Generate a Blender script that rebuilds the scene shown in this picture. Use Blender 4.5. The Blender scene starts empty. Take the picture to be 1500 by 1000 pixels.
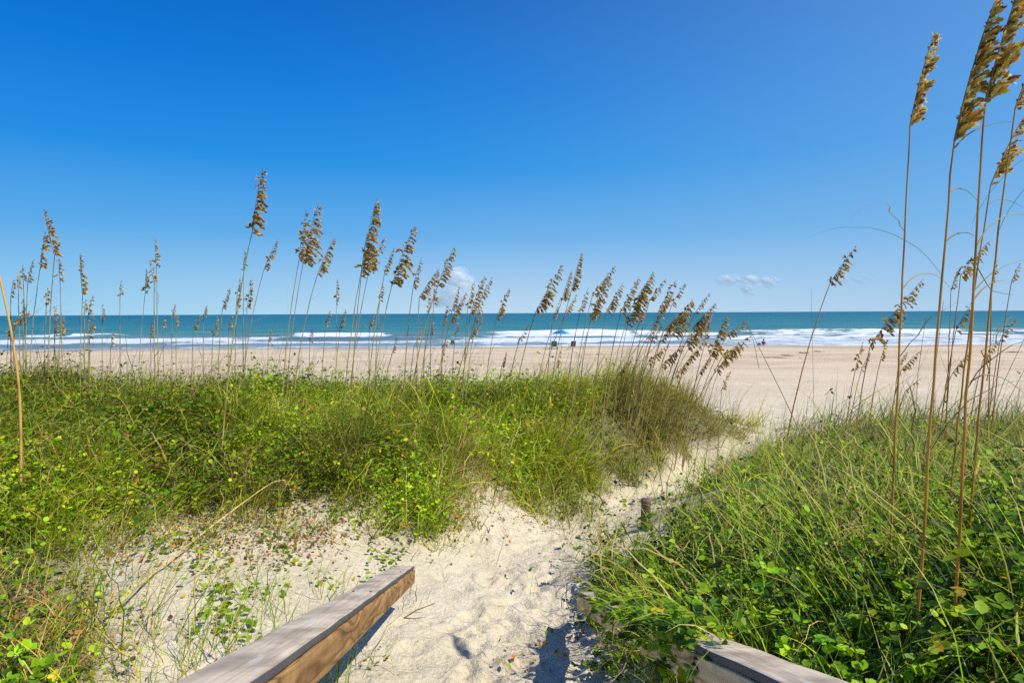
import bpy, bmesh, math, random
import numpy as np
from mathutils import Vector, Matrix, Euler

random.seed(7)
rng = np.random.default_rng(11)
sc = bpy.context.scene
col = sc.collection

# ------------------------------------------------------------------ camera
EYE = 4.3                       # eye height above the sea
F = 833.0                       # focal length in pixels of a 1500 x 1000 frame
PITCH = math.atan(41.5 / F)
ROLL = -0.0050
cam_d = bpy.data.cameras.new('camera')
cam = bpy.data.objects.new('camera', cam_d)
col.objects.link(cam)
cam_d.sensor_width = 36.0
cam_d.lens = 36.0 * F / 1500.0
cam_d.clip_start = 0.05
cam_d.clip_end = 60000.0
cam.location = (0, 0, EYE)
RM = Euler((math.pi / 2 - PITCH, 0, 0)).to_matrix() @ Matrix.Rotation(ROLL, 3, 'Z')
cam.rotation_euler = RM.to_euler()
sc.camera = cam
RN = np.array(RM)


def ray(u, v):
    d = RM @ Vector(((u - 750) / F, -(v - 500) / F, -1.0))
    return d / d.y


def at(u, v, Y):
    """World point on the line of sight to (u, v) at distance Y along the ground axis."""
    return Vector((0, 0, EYE)) + ray(u, v) * Y


def project(P):
    """World points (n,3) -> picture coordinates (n,2)."""
    Q = (np.asarray(P) - np.array([0, 0, EYE])) @ RN
    d = np.maximum(-Q[:, 2], 1e-3)
    return np.stack([750 + F * Q[:, 0] / d, 500 - F * Q[:, 1] / d], 1)


# ------------------------------------------------------------------ noise
_perm = np.random.default_rng(3).random((256, 256)).astype(np.float32)


def vnoise(x, y):
    xi = np.floor(x).astype(int); yi = np.floor(y).astype(int)
    fx = x - xi; fy = y - yi
    fx = fx * fx * (3 - 2 * fx); fy = fy * fy * (3 - 2 * fy)
    a = _perm[xi & 255, yi & 255]; b = _perm[(xi + 1) & 255, yi & 255]
    c = _perm[xi & 255, (yi + 1) & 255]; d = _perm[(xi + 1) & 255, (yi + 1) & 255]
    return (a * (1 - fx) + b * fx) * (1 - fy) + (c * (1 - fx) + d * fx) * fy


def fbm(x, y, o=4, g=0.5):
    s = 0; a = 1; t = 0
    for i in range(o):
        s = s + a * vnoise(x * 2 ** i + 17.3 * i, y * 2 ** i + 9.1 * i); t += a; a *= g
    return s / t


def sstep(a, b, x):
    t = np.clip((x - a) / (b - a), 0, 1)
    return t * t * (3 - 2 * t)


# ------------------------------------------------------------------ materials
def new_mat(name):
    m = bpy.data.materials.new(name); m.use_nodes = True
    nt = m.node_tree
    b = nt.nodes.get('Principled BSDF')
    return m, nt, b


def N(nt, t, **k):
    n = nt.nodes.new(t)
    for a, v in k.items():
        setattr(n, a, v)
    return n


def ramp(nt, stops):
    r = N(nt, 'ShaderNodeValToRGB')
    e = r.color_ramp.elements
    while len(e) < len(stops):
        e.new(0.5)
    for i, (p, c) in enumerate(stops):
        e[i].position = p; e[i].color = (*c, 1)
    return r


def mixc(nt, fac, a, b, mode='MIX'):
    m = N(nt, 'ShaderNodeMix', data_type='RGBA', blend_type=mode)
    for s, v in ((0, fac), (6, a), (7, b)):
        if hasattr(v, 'is_linked') or isinstance(v, bpy.types.NodeSocket):
            nt.links.new(v, m.inputs[s])
        elif s == 0:
            m.inputs[0].default_value = v
        else:
            m.inputs[s].default_value = (*v, 1)
    return m.outputs[2]


def noise(nt, scale, detail=4, vec=None, rough=0.55):
    n = N(nt, 'ShaderNodeTexNoise')
    n.inputs['Scale'].default_value = scale; n.inputs['Detail'].default_value = detail
    n.inputs['Roughness'].default_value = rough
    if vec is not None:
        nt.links.new(vec, n.inputs['Vector'])
    return n.outputs['Fac']


def coords(nt, kind='Object', scale=None):
    c = N(nt, 'ShaderNodeTexCoord').outputs[kind]
    if scale:
        m = N(nt, 'ShaderNodeMapping'); m.inputs['Scale'].default_value = scale
        nt.links.new(c, m.inputs['Vector']); c = m.outputs[0]
    return c


def math_n(nt, op, a, b=None, c=None, clamp=False):
    m = N(nt, 'ShaderNodeMath', operation=op, use_clamp=clamp)
    for i, v in enumerate((a, b, c)):
        if v is None:
            continue
        if isinstance(v, bpy.types.NodeSocket):
            nt.links.new(v, m.inputs[i])
        else:
            m.inputs[i].default_value = v
    return m.outputs[0]


def bump(nt, h, strength, dist, bsdf):
    b = N(nt, 'ShaderNodeBump'); b.inputs['Strength'].default_value = strength
    b.inputs['Distance'].default_value = dist
    nt.links.new(h, b.inputs['Height']); nt.links.new(b.outputs[0], bsdf.inputs['Normal'])


def attr_mat(name, rough=0.55, transl=0.35, spec=0.3, var=0.0, vscale=60):
    """Colour from the mesh's own colour attribute, part of the light passing through the blade."""
    m, nt, b = new_mat(name)
    a = N(nt, 'ShaderNodeAttribute', attribute_name='tint').outputs['Color']
    if var:
        n = noise(nt, vscale, 3, coords(nt))
        a = mixc(nt, var, a, mixc(nt, 1.0, a, ramp_out(nt, n, [(0.3, (.35, .35, .35)), (.7, (1.5, 1.5, 1.5))]), 'MULTIPLY'))
    nt.links.new(a, b.inputs['Base Color'])
    b.inputs['Roughness'].default_value = rough
    b.inputs['Specular IOR Level'].default_value = spec
    if transl:
        t = N(nt, 'ShaderNodeBsdfTranslucent'); nt.links.new(a, t.inputs['Color'])
        mx = N(nt, 'ShaderNodeMixShader'); mx.inputs[0].default_value = transl
        nt.links.new(b.outputs[0], mx.inputs[1]); nt.links.new(t.outputs[0], mx.inputs[2])
        nt.links.new(mx.outputs[0], nt.nodes['Material Output'].inputs['Surface'])
    return m


def ramp_out(nt, fac, stops):
    r = ramp(nt, stops); nt.links.new(fac, r.inputs[0]); return r.outputs[0]


def plain(name, c, rough=0.6, var=0.25, scale=30, metal=0):
    m, nt, b = new_mat(name)
    n = noise(nt, scale, 4, coords(nt))
    d = tuple(x * (1 - var) for x in c); e = tuple(min(1, x * (1 + var)) for x in c)
    nt.links.new(ramp_out(nt, n, [(.3, d), (.7, e)]), b.inputs['Base Color'])
    b.inputs['Roughness'].default_value = rough; b.inputs['Metallic'].default_value = metal
    return m


# ------------------------------------------------------------------ mesh / object helpers
def mesh_np(name, V, faces, tint=None, smooth=False):
    """faces: list of integer arrays (n, k)."""
    me = bpy.data.meshes.new(name)
    V = np.asarray(V, np.float32)
    me.vertices.add(len(V)); me.vertices.foreach_set('co', V.ravel())
    nl = sum(f.size for f in faces); nf = sum(len(f) for f in faces)
    me.loops.add(nl); me.polygons.add(nf)
    me.loops.foreach_set('vertex_index', np.concatenate([f.ravel() for f in faces]).astype(np.int32))
    tot = np.concatenate([np.full(len(f), f.shape[1]) for f in faces])
    start = np.concatenate([[0], np.cumsum(tot)[:-1]]).astype(np.int32)
    me.polygons.foreach_set('loop_start', start)
    me.update(calc_edges=True)
    if smooth:
        me.polygons.foreach_set('use_smooth', np.ones(nf, bool))
    if tint is not None:
        a = me.color_attributes.new('tint', 'FLOAT_COLOR', 'POINT')
        t = np.ones((len(V), 4), np.float32); t[:, :3] = tint
        a.data.foreach_set('color', t.ravel())
    return me


def link(name, me, mat=None, parent=None):
    o = bpy.data.objects.new(name, me); col.objects.link(o)
    if mat is not None and me is not None:
        me.materials.clear(); me.materials.append(mat)
    if parent is not None:
        o.parent = parent
    return o


def tag(o, label=None, cat=None, group=None, kind=None):
    for k, v in (('label', label), ('category', cat), ('group', group), ('kind', kind)):
        if v:
            o[k] = v
    return o


def empty(name, loc, rot=None):
    o = bpy.data.objects.new(name, None); col.objects.link(o); o.location = loc
    o.empty_display_size = 0.1
    if rot is not None:
        o.rotation_euler = rot
    return o


def bm_mesh(name, bm):
    me = bpy.data.meshes.new(name); bm.to_mesh(me); bm.free(); return me


def box_bm(bm, sx, sy, sz, M=Matrix(), bev=0.0, seg=2):
    r = bmesh.ops.create_cube(bm, size=1.0, matrix=M @ Matrix.Diagonal((sx, sy, sz, 1)))
    if bev:
        ed = list({e for v in r['verts'] for e in v.link_edges})
        bmesh.ops.bevel(bm, geom=ed, offset=bev, segments=seg, affect='EDGES', profile=0.6)
    return bm


def tube(pts, rad, n=6, cap=True):
    """Tapered tube along points -> V, [quads]"""
    P = np.array(pts, float); k = len(P)
    R = np.full(k, rad) if np.isscalar(rad) else np.array(rad, float)
    T = np.gradient(P, axis=0); T /= np.linalg.norm(T, axis=1)[:, None] + 1e-12
    ref = np.array([0.13, 0.97, 0.11])
    if abs(T[0] @ ref) > .9:
        ref = np.array([1., 0, 0.1])
    A = np.cross(T, ref); A /= np.linalg.norm(A, axis=1)[:, None]
    B = np.cross(T, A)
    th = np.arange(n) / n * 2 * np.pi
    V = P[:, None] + R[:, None, None] * (np.cos(th)[None, :, None] * A[:, None] + np.sin(th)[None, :, None] * B[:, None])
    V = V.reshape(-1, 3)
    i = np.arange(k - 1)[:, None] * n + np.arange(n)[None]
    j = np.arange(k - 1)[:, None] * n + (np.arange(n)[None] + 1) % n
    Q = np.stack([i, j, j + n, i + n], -1).reshape(-1, 4)
    return V, Q


def join(parts):
    Vs, Fs, Cs, off = [], {}, [], 0
    for V, faces, C in parts:
        Vs.append(V)
        C = np.asarray(C, float)
        Cs.append(np.broadcast_to(C, (len(V), 3)) if C.ndim == 1 else C)
        for f in faces:
            Fs.setdefault(f.shape[1], []).append(f + off)
        off += len(V)
    return np.concatenate(Vs), [np.concatenate(f) for f in Fs.values()], np.concatenate(Cs)


# ------------------------------------------------------------------ sun, sky
SUN_AZ = math.radians(112)      # from +Y (view direction) toward +X
SUN_EL = math.radians(53)
sdir = Vector((math.sin(SUN_AZ) * math.cos(SUN_EL), math.cos(SUN_AZ) * math.cos(SUN_EL), math.sin(SUN_EL)))
sl = bpy.data.lights.new('sun', 'SUN'); sl.energy = 5.0; sl.angle = math.radians(0.53); sl.color = (1.0, 0.94, 0.80)
so = bpy.data.objects.new('sun', sl); col.objects.link(so)
so.rotation_euler = sdir.to_track_quat('Z', 'Y').to_euler(); so.location = sdir * 30

w = bpy.data.worlds.new('World'); sc.world = w; w.use_nodes = True
nt = w.node_tree
bg = nt.nodes['Background']
sky = N(nt, 'ShaderNodeTexSky', sky_type='NISHITA')
sky.sun_disc = False; sky.sun_elevation = SUN_EL; sky.sun_rotation = SUN_AZ
sky.altitude = 0; sky.air_density = 1.0; sky.dust_density = 0.6; sky.ozone_density = 2.0
g = N(nt, 'ShaderNodeTexCoord').outputs['Generated']
nrm = N(nt, 'ShaderNodeVectorMath', operation='NORMALIZE'); nt.links.new(g, nrm.inputs[0])
sep = N(nt, 'ShaderNodeSeparateXYZ'); nt.links.new(nrm.outputs[0], sep.inputs[0])
SKY = [(0.0, (.55, .74, .90)), (0.05, (.40, .63, .875)), (0.13, (.15, .45, .84)), (0.24, (.022, .305, .80)), (0.36, (.003, .21, .70)), (0.47, (.0, .14, .56)), (1.0, (.0, .07, .38))]
SKS = 0.11
own = ramp_out(nt, sep.outputs['Z'], SKY)
# the sky pales toward the sun's side and deepens away from it
az = N(nt, 'ShaderNodeMapRange'); nt.links.new(sep.outputs['X'], az.inputs[0]); az.inputs[1].default_value = -.75; az.inputs[2].default_value = .75
own = mixc(nt, 1.0, own, ramp_out(nt, az.outputs[0], [(0, (.62, .88, .97)), (.5, (1, 1, 1)), (1, (1.05, 1.05, 1.0))]), 'MULTIPLY')
pale = math_n(nt, 'MULTIPLY', math_n(nt, 'POWER', az.outputs[0], 2.8), .56)
own = mixc(nt, pale, own, (.25, .47, .80))
sc_ = N(nt, 'ShaderNodeVectorMath', operation='SCALE'); nt.links.new(own, sc_.inputs[0]); sc_.inputs['Scale'].default_value = 1 / SKS
skc = mixc(nt, .96, mixc(nt, 1.0, sky.outputs[0], (.45, .8, 1.15), 'MULTIPLY'), sc_.outputs[0])
nt.links.new(skc, bg.inputs['Color'])
bg.inputs['Strength'].default_value = SKS

sc.view_settings.view_transform = 'Standard'
sc.view_settings.look = 'None'
sc.view_settings.exposure = 0
sc.cycles.max_bounces = 12
sc.cycles.volume_bounces = 8
sc.cycles.transparent_max_bounces = 96
sc.cycles.use_denoising = False

# ------------------------------------------------------------------ terrain
S = 0.75                        # scale of the near dunes
CP = []


def cp(u, v, Y):
    p = at(u, v, Y * S); CP.append((p.x, p.y, p.z))


for a in [  # path of trodden sand
        (700, 1000, 3.0), (800, 1000, 2.95), (617, 872, 4.0), (760, 880, 4.1), (750, 800, 5.3), (850, 790, 5.4), (930, 745, 6.6), (1020, 692, 8.7),
        # bare sand on the left
        (300, 900, 3.3), (450, 900, 3.5), (100, 930, 2.9), (0, 1000, 2.4), (-200, 1000, 2.3), (200, 850, 3.7), (100, 790, 4.2), (300, 760, 4.7), (0, 710, 4.6), (500, 750, 5.0),
        (620, 780, 5.1), (690, 740, 5.7), (710, 690, 6.5), (830, 755, 6.3), (900, 722, 7.0), (960, 690, 7.8), (1060, 655, 9.0),
        # left dune
        (-250, 600, 7.0), (50, 580, 7.6), (250, 586, 8.0), (450, 579, 8.1), (650, 583, 8.3), (850, 580, 8.6), (950, 588, 8.9), (1020, 612, 9.2),
        (150, 640, 6.0), (400, 640, 6.3), (600, 650, 6.6), (800, 650, 7.3), (900, 640, 7.9), (-200, 680, 5.0),
        # right dune
        (1395, 945, 1.9), (1200, 1020, 1.9), (1040, 985, 2.5), (920, 1000, 2.9), (890, 870, 4.2), (960, 850, 4.0), (1050, 800, 4.2), (1200, 800, 3.5),
        (1400, 810, 2.8), (1500, 770, 3.2), (1100, 720, 5.8), (1300, 700, 5.2), (1060, 700, 8.0), (1150, 665, 8.2), (1300, 628, 8.6), (1450, 628, 8.2),
        (1650, 640, 7.2), (1750, 800, 3.2)]:
    cp(*a)
for x, y, z in [(0, .7, -1.32), (-1.2, .7, -1.15), (1.2, .7, -.95), (0, -2, -1.1), (-4, -1, -.9), (4, -1, -.8), (-6, 3, -.9), (6, 2.5, -.85),
                (-8, 8.6, -1.5), (-4, 8.6, -1.6), (0, 8.8, -1.75), (2.6, 8.9, -1.95), (5, 9, -1.95), (8, 8.6, -1.8),
                (-9, 6, -.8), (9, 5.5, -1.0)]:
    CP.append((x, y, EYE + z))
CP = np.array(CP)
_c = 0.35


def _k(A, B):
    d2 = ((A[:, None, :] - B[None]) ** 2).sum(-1)
    return np.sqrt(d2 + _c * _c)


_n = len(CP)
_A = np.zeros((_n + 1, _n + 1)); _A[:_n, :_n] = _k(CP[:, :2], CP[:, :2]) - 0.03 * np.eye(_n)
_A[:_n, _n] = 1; _A[_n, :_n] = 1
_w = np.linalg.solve(_A, np.concatenate([CP[:, 2], [0]]))
BY = np.array([-50, 8, 10, 14, 20, 30, 50, 72, 90, 400]); BZ = EYE + np.array([-1.8, -2.0, -2.2, -2.54, -2.93, -3.28, -3.82, -4.31, -5.0, -12])


def shore(x):
    return 72 + 1.5 * np.sin(x * .045 + 1) + 1.0 * np.sin(x * .13)


def base_height(x, y):
    x = np.asarray(x, float).ravel(); y = np.asarray(y, float).ravel()
    out = np.empty(len(x))
    near = np.clip(y, -4, 10.5); nx = np.clip(x, -11, 11)
    for i in range(0, len(x), 60000):
        s = slice(i, i + 60000)
        P = np.stack([nx[s], near[s]], 1)
        out[s] = _k(P, CP[:, :2]) @ _w[:_n] + _w[_n]
    b = np.interp(y - (shore(x) - 72) * sstep(30, 72, y), BY, BZ)
    b += (fbm(x * .12, y * .12, 3) - .5) * .25 * sstep(9, 20, y) * (1 - sstep(55, 70, y))
    t = sstep(8.2, 11.5, y)
    # dunes fade to the beach far out at the sides more slowly
    return out * (1 - t) + b * t


# footprints on the path (world xy)
FP = []
_r = random.Random(5)
for i in range(260):
    t = _r.random()
    u = np.interp(t, [0, .3, .6, .8, 1], [740, 745, 790, 900, 1020]) + _r.gauss(0, 1) * np.interp(t, [0, .3, .6, 1], [75, 75, 70, 25])
    v = np.interp(t, [0, .3, .6, .8, 1], [1010, 880, 790, 745, 690])
    Y = np.interp(v, [690, 745, 790, 880, 1000], [8.7, 6.6, 5.4, 4.1, 3.0]) * S
    p = at(u, v, Y)
    FP.append((p.x, p.y, _r.uniform(.05, .1), _r.uniform(.03, .05), _r.uniform(0, 6.28), _r.uniform(.006, .020)))
for i in range(500):
    x = _r.uniform(1.5, 30); y = _r.uniform(9.5, 34)
    FP.append((x, y, _r.uniform(.1, .2), _r.uniform(.07, .12), _r.uniform(0, 6.28), _r.uniform(.015, .04)))


def height(x, y):
    sh = np.shape(x)
    x = np.asarray(x, float).ravel(); y = np.asarray(y, float).ravel()
    h = base_height(x, y)
    nr = 1 - sstep(12, 40, y)
    du = np.maximum(np.exp(-((x + 1.2) / 4.2) ** 2 - ((y - 5.6) / 1.3) ** 2), np.exp(-((x - 3.0) / 2.0) ** 2 - ((y - 4.2) / 1.8) ** 2))
    h += (fbm(x * 1.25 + 40, y * 1.25 + 13, 2) - .5) * .42 * du
    h += ((fbm(x * 1.3, y * 1.3, 3) - .5) * .10 + (fbm(x * 6, y * 6, 3) - .5) * .045 + (fbm(x * 19, y * 19, 2) - .5) * .014) * nr
    h += (fbm(x * 1.5, y * .9, 3) - .5) * .05 * (1 - nr) * (1 - sstep(64, 70, y))
    for fx, fy, a, b, r, d in FP:
        m = np.where((np.abs(x - fx) < a * 2.2) & (np.abs(y - fy) < a * 2.2))[0]
        if len(m):
            dx = x[m] - fx; dy = y[m] - fy
            p = (dx * math.cos(r) + dy * math.sin(r)) / a; q = (-dx * math.sin(r) + dy * math.cos(r)) / b
            q2 = p * p + q * q
            h[m] += d * (-np.exp(-q2 * 1.2) + .45 * np.exp(-(np.sqrt(q2) - 1.45) ** 2 * 6))
    return h.reshape(sh)


ny, nx = 620, 520
ty = np.linspace(0, 1, ny)
Yg = np.concatenate([np.linspace(-3, 1.2, 40)[:-1], 1.2 * (12 / 1.2) ** np.linspace(0, 1, 420), 12 * (96 / 12) ** np.linspace(0, 1, ny - 459 + 1)[1:]])
ny = len(Yg)
sx = np.linspace(-1, 1, nx); sx = 1.9 * (0.55 * sx + 0.45 * sx ** 3)
YY = np.repeat(Yg[:, None], nx, 1); XX = sx[None] * (np.maximum(YY, 0) + 2.2)
ZZ = height(XX, YY)

# cheap height lookup for planting
_gx = np.linspace(-13, 13, 521); _gy = np.linspace(-1, 13, 281)
_GX, _GY = np.meshgrid(_gx, _gy)
_GZ = height(_GX, _GY)


def gz(x, y):
    x = np.asarray(x, float); y = np.asarray(y, float)
    fx = np.clip((x + 13) / 26 * 520, 0, 519.999); fy = np.clip((y + 1) / 14 * 280, 0, 279.999)
    i = fx.astype(int); j = fy.astype(int); a = fx - i; b = fy - j
    return (_GZ[j, i] * (1 - a) + _GZ[j, i + 1] * a) * (1 - b) + (_GZ[j + 1, i] * (1 - a) + _GZ[j + 1, i + 1] * a) * b


def ground_at(u, v, y0=1.0, y1=12.0):
    """First place where the line of sight (u, v) meets the sand."""
    Y = np.linspace(y0, y1, 900); r = ray(u, v)
    z = EYE + r.z * Y; g_ = gz(r.x * Y, Y)
    k = np.where(z <= g_)[0]
    k = k[0] if len(k) else len(Y) - 1
    return Vector((r.x * Y[k], Y[k], float(g_[k])))


# ---- where things grow: masks over the sand, outlined as plots on the ground
def inside(P, poly):
    x, y = P[:, 0], P[:, 1]; r = np.zeros(len(P), bool)
    n = len(poly)
    for i in range(n):
        x0, y0 = poly[i]; x1, y1 = poly[(i + 1) % n]
        c = ((y0 > y) != (y1 > y)) & (x < (x1 - x0) * (y - y0) / (y1 - y0 + 1e-9) + x0)
        r ^= c
    return r


POST = tuple(ground_at(946, 775))[:2]
LEFT_DUNE = [(-900, 380), (1112, 480), (1092, 628), (1064, 654), (1008, 652), (958, 694), (906, 716), (850, 752), (790, 745), (742, 700), (700, 672), (668, 690), (705, 750),
             (650, 778), (600, 762), (545, 738), (470, 722), (400, 735), (330, 745), (220, 752), (140, 772), (60, 795), (0, 800), (-900, 900)]
RIGHT_DUNE = [(868, 850), (905, 805), (965, 765), (1060, 705), (1130, 652), (1200, 622), (1300, 600), (2600, 480), (2600, 1600), (1260, 1300), (1100, 1100), (960, 1040), (900, 960), (880, 890)]
CORNER = [(-900, 780), (60, 800), (150, 870), (120, 960), (170, 1100), (-900, 1300)]


def veg_mask(x, y, soft=26):
    """0..1 cover, and which plot: 1 left dune, 2 right dune, 3 corner tuft, 0 open sand"""
    z = gz(x, y)
    P = project(np.stack([x, y, z], 1))
    n1 = (fbm(x * 2.3, y * 2.3, 3) - .5) * 2; n2 = (fbm(x * 2.3 + 50, y * 2.3 + 20, 3) - .5) * 2
    n3 = (fbm(x * 9, y * 9, 2) - .5) * 2; n4 = (fbm(x * 9 + 7, y * 9 + 70, 2) - .5) * 2
    jr = np.random.default_rng(99)
    rag = 10 + 22 * sstep(5.5, 3.0, y)
    Pj = P + np.stack([n1 * soft * 1.7 + n3 * 30 + jr.normal(0, 1, len(x)) * rag, n2 * soft * 1.2 + n4 * 22 + jr.normal(0, .8, len(x)) * rag], 1)
    k = np.zeros(len(x), int)
    k[inside(Pj, LEFT_DUNE)] = 1
    bare = (.7 * np.exp(-((P[:, 0] - 700) / 26) ** 2 - ((P[:, 1] - 660) / 34) ** 2) + .35 * np.exp(-((P[:, 0] - 905) / 40) ** 2 - ((P[:, 1] - 662) / 22) ** 2)
            + .7 * np.exp(-((P[:, 0] - 420) / 60) ** 2 - ((P[:, 1] - 715) / 22) ** 2) + .6 * np.exp(-((P[:, 0] - 580) / 40) ** 2 - ((P[:, 1] - 735) / 24) ** 2))
    k[(k == 1) & (bare * (.25 + 1.1 * fbm(x * 7, y * 7, 3)) > jr.uniform(.25, .75, len(x)))] = 0
    k[inside(Pj, RIGHT_DUNE)] = 2
    k[inside(Pj, CORNER) & (k == 0)] = 3
    k[(k == 2) & (y < 2.74) & (x < .43 - (y - .8) * .034 + .03)] = 0        # nothing grows on the path side of the right rail
    pp_ = POST; k[(np.abs(x - pp_[0] * y / pp_[1]) < .17) & (y < pp_[1] + .05) & (y > pp_[1] - .75)] = 0
    # sides and back of both dunes, out of the picture
    k[(y < 1.5) & (x > 1.0)] = 2
    k[(y < 1.5) & (x < -1.6)] = 3
    return k, P


kk, PP = veg_mask(XX.ravel(), YY.ravel())
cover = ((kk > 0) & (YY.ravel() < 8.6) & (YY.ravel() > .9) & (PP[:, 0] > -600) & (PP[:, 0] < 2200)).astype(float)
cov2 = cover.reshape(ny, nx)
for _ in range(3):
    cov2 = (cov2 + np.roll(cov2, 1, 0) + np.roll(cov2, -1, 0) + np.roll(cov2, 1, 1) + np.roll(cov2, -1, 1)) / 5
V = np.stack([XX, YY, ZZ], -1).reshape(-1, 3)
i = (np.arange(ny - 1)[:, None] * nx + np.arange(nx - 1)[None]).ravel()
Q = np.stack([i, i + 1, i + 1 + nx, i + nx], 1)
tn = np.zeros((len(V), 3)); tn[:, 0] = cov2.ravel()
d_sh = shore(V[:, 0]) - V[:, 1]
tn[:, 1] = 1 - sstep(1.0, 9.0, d_sh + (fbm(V[:, 0] * .1, V[:, 1] * .1, 3) - .5) * 5)     # wet strip by the water
tn[:, 2] = fbm(V[:, 0] * .25, V[:, 1] * .5, 4)
me = mesh_np('beach_sand', V, [Q], tn, smooth=True)
m, nt, b = new_mat('sand')
a = N(nt, 'ShaderNodeAttribute', attribute_name='tint').outputs['Color']
sp = N(nt, 'ShaderNodeSeparateColor'); nt.links.new(a, sp.inputs[0])
oc = coords(nt)
n1 = noise(nt, 3.0, 6, oc); n2 = noise(nt, 60, 4, oc); n3 = noise(nt, 420, 2, oc)
base = ramp_out(nt, n1, [(.3, (.69, .605, .445)), (.7, (.81, .73, .56))])
sy = N(nt, 'ShaderNodeSeparateXYZ'); nt.links.new(oc, sy.inputs[0])
far = N(nt, 'ShaderNodeMapRange'); nt.links.new(sy.outputs['Y'], far.inputs[0]); far.inputs[1].default_value = 9; far.inputs[2].default_value = 34
base = mixc(nt, far.outputs[0], base, ramp_out(nt, sp.outputs[2], [(.3, (.585, .46, .325)), (.7, (.70, .575, .43))]))
base = mixc(nt, 1.0, base, ramp_out(nt, n2, [(.25, (.80, .78, .75)), (.6, (1.04, 1.04, 1.04))]), 'MULTIPLY')
base = mixc(nt, 1.0, base, ramp_out(nt, n3, [(.28, (.78, .75, .72)), (.55, (1.03, 1.03, 1.03))]), 'MULTIPLY')
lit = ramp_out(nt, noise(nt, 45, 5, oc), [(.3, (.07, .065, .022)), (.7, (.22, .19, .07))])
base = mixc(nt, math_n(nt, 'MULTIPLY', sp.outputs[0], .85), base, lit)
wet = ramp_out(nt, n1, [(.3, (.30, .22, .15)), (.7, (.36, .27, .19))])
base = mixc(nt, math_n(nt, 'MULTIPLY', sp.outputs[1], .50), base, wet)
# scattered dark crumbs trodden into the path
cr = noise(nt, 34, 3, coords(nt, 'Object', (1, 1, 1)), .7)
base = mixc(nt, ramp_out(nt, cr, [(.62, (0, 0, 0)), (.68, (.55, .55, .55))]), base, (.17, .135, .10))
nt.links.new(base, b.inputs['Base Color']); b.inputs['Roughness'].default_value = .95; b.inputs['Specular IOR Level'].default_value = .1
hb = math_n(nt, 'ADD', math_n(nt, 'MULTIPLY', noise(nt, 26, 5, oc, .65), 1.0), math_n(nt, 'MULTIPLY', n3, .12))
bump(nt, hb, .9, .03, b)
tag(link('beach_sand', me, m), kind='structure')

# ------------------------------------------------------------------ sea
rows = np.concatenate([np.linspace(66, 125, 240)[:-1], 125 * (40000 / 125) ** np.linspace(0, 1, 150)])
cols_ = np.linspace(-1.45, 1.45, 760)
WY = np.repeat(rows[:, None], len(cols_), 1); WX = cols_[None] * WY
x = WX.ravel(); y = WY.ravel()
foam = np.zeros(len(x)); green = np.zeros(len(x)); zz = np.zeros(len(x))
wob = (fbm(x * .03, y * .02, 3) - .5) * 6


def band(y0, x0, x1, wid, amp, h, soft=8, g=0.0):
    """A breaking wave: crest at y0, white water on its shore side."""
    global foam, green, zz
    n = (fbm(x * .08 + y0, y * .05, 3) - .5)
    yc = y0 + wob * .5
    xm = sstep(x0 - soft, x0 + soft, x + n * 14) * (1 - sstep(x1 - soft, x1 + soft, x + n * 14))
    s = yc - y                                   # > 0 toward the shore
    w_ = 1.25 * wid * (.55 + .9 * fbm(x * .10 + y0 * 3, x * 0 + y0, 3))
    f_ = sstep(-.6, .4, s) * (1 - sstep(w_ * .6, w_, s + (fbm(x * .35, y * .35, 3) - .5) * w_ * .9))
    foam = np.maximum(foam, f_ * xm * amp * 1.15)
    xw = sstep(x0 - soft * 4, x0, x) * (1 - sstep(x1, x1 + soft * 4, x))
    zz += .62 * h * np.exp(-(s / 1.5) ** 2) * xw + .3 * h * np.exp(-((s + 4) / 4.0) ** 2) * xw
    green = np.maximum(green, g * np.exp(-((s + 2.2) / 2.6) ** 2) * xw)


def X(u, yy):
    return (u - 750) / F * yy


band(114, X(40, 114), X(82, 114), 6, 1.0, .55, 2, .8)
band(114, X(108, 114), X(145, 114), 7, 1.0, .55, 2, .8)
band(115, X(150, 115), X(168, 115), 2, .9, .45, 2, .8)
band(113, X(425, 113), X(585, 113), 11, 1.2, .75, 4, 1)
band(112, X(728, 112), X(905, 112), 11, 1.15, .8, 4, 1)
band(112, X(905, 112), X(1060, 112), 7, .7, .5, 8, .6)
band(118, X(1085, 118), X(1240, 118), 18, .62, .5, 10, .9)
band(117, X(1235, 117), X(1420, 117), 12, 1.1, .85, 7, .7)
band(121, X(1420, 121), X(1560, 121), 22, .66, .5, 7, .8)
band(96, X(20, 96), X(360, 96), 10, 1.1, .3, 16)
band(98, X(330, 98), X(430, 98), 6, .85, .2, 10)
band(88, X(230, 88), X(700, 88), 4, .7, .15, 14)
band(101, X(590, 101), X(720, 101), 3, .6, .2, 8)
band(90, X(-300, 90), X(260, 90), 5, .85, .2, 12)
band(92, X(690, 92), X(1010, 92), 9, 1.0, .3, 10)
band(97, X(1010, 97), X(1560, 97), 20, .60, .3, 10)
band(84, X(1050, 84), X(1560, 84), 12, .56, .1, 10)
band(150, X(645, 150), X(668, 150), 2, .5, .3, 4, .3)
band(138, X(1440, 138), X(1520, 138), 4, .7, .5, 4, .6)
d = y - shore(x)
edge = sstep(-1.2, .6, d + (fbm(x * .2, y * .2, 3) - .5) * 4) * (1 - sstep(2.4, 5.4, d + (fbm(x * .22 + 9, y * .3, 3) - .5) * 6.5))
foam = np.maximum(foam, edge * (.5 + .55 * sstep(.45, .62, fbm(x * .05 + 4, y * .02, 2))))
zz *= 1 - sstep(200, 400, y)
zz += .16 * np.sin(y * .35 + wob) * sstep(80, 110, y) * (1 - sstep(140, 260, y)) + (fbm(x * .25, y * .6, 3) - .5) * .25 * sstep(76, 100, y) * (1 - sstep(220, 500, y))
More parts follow.
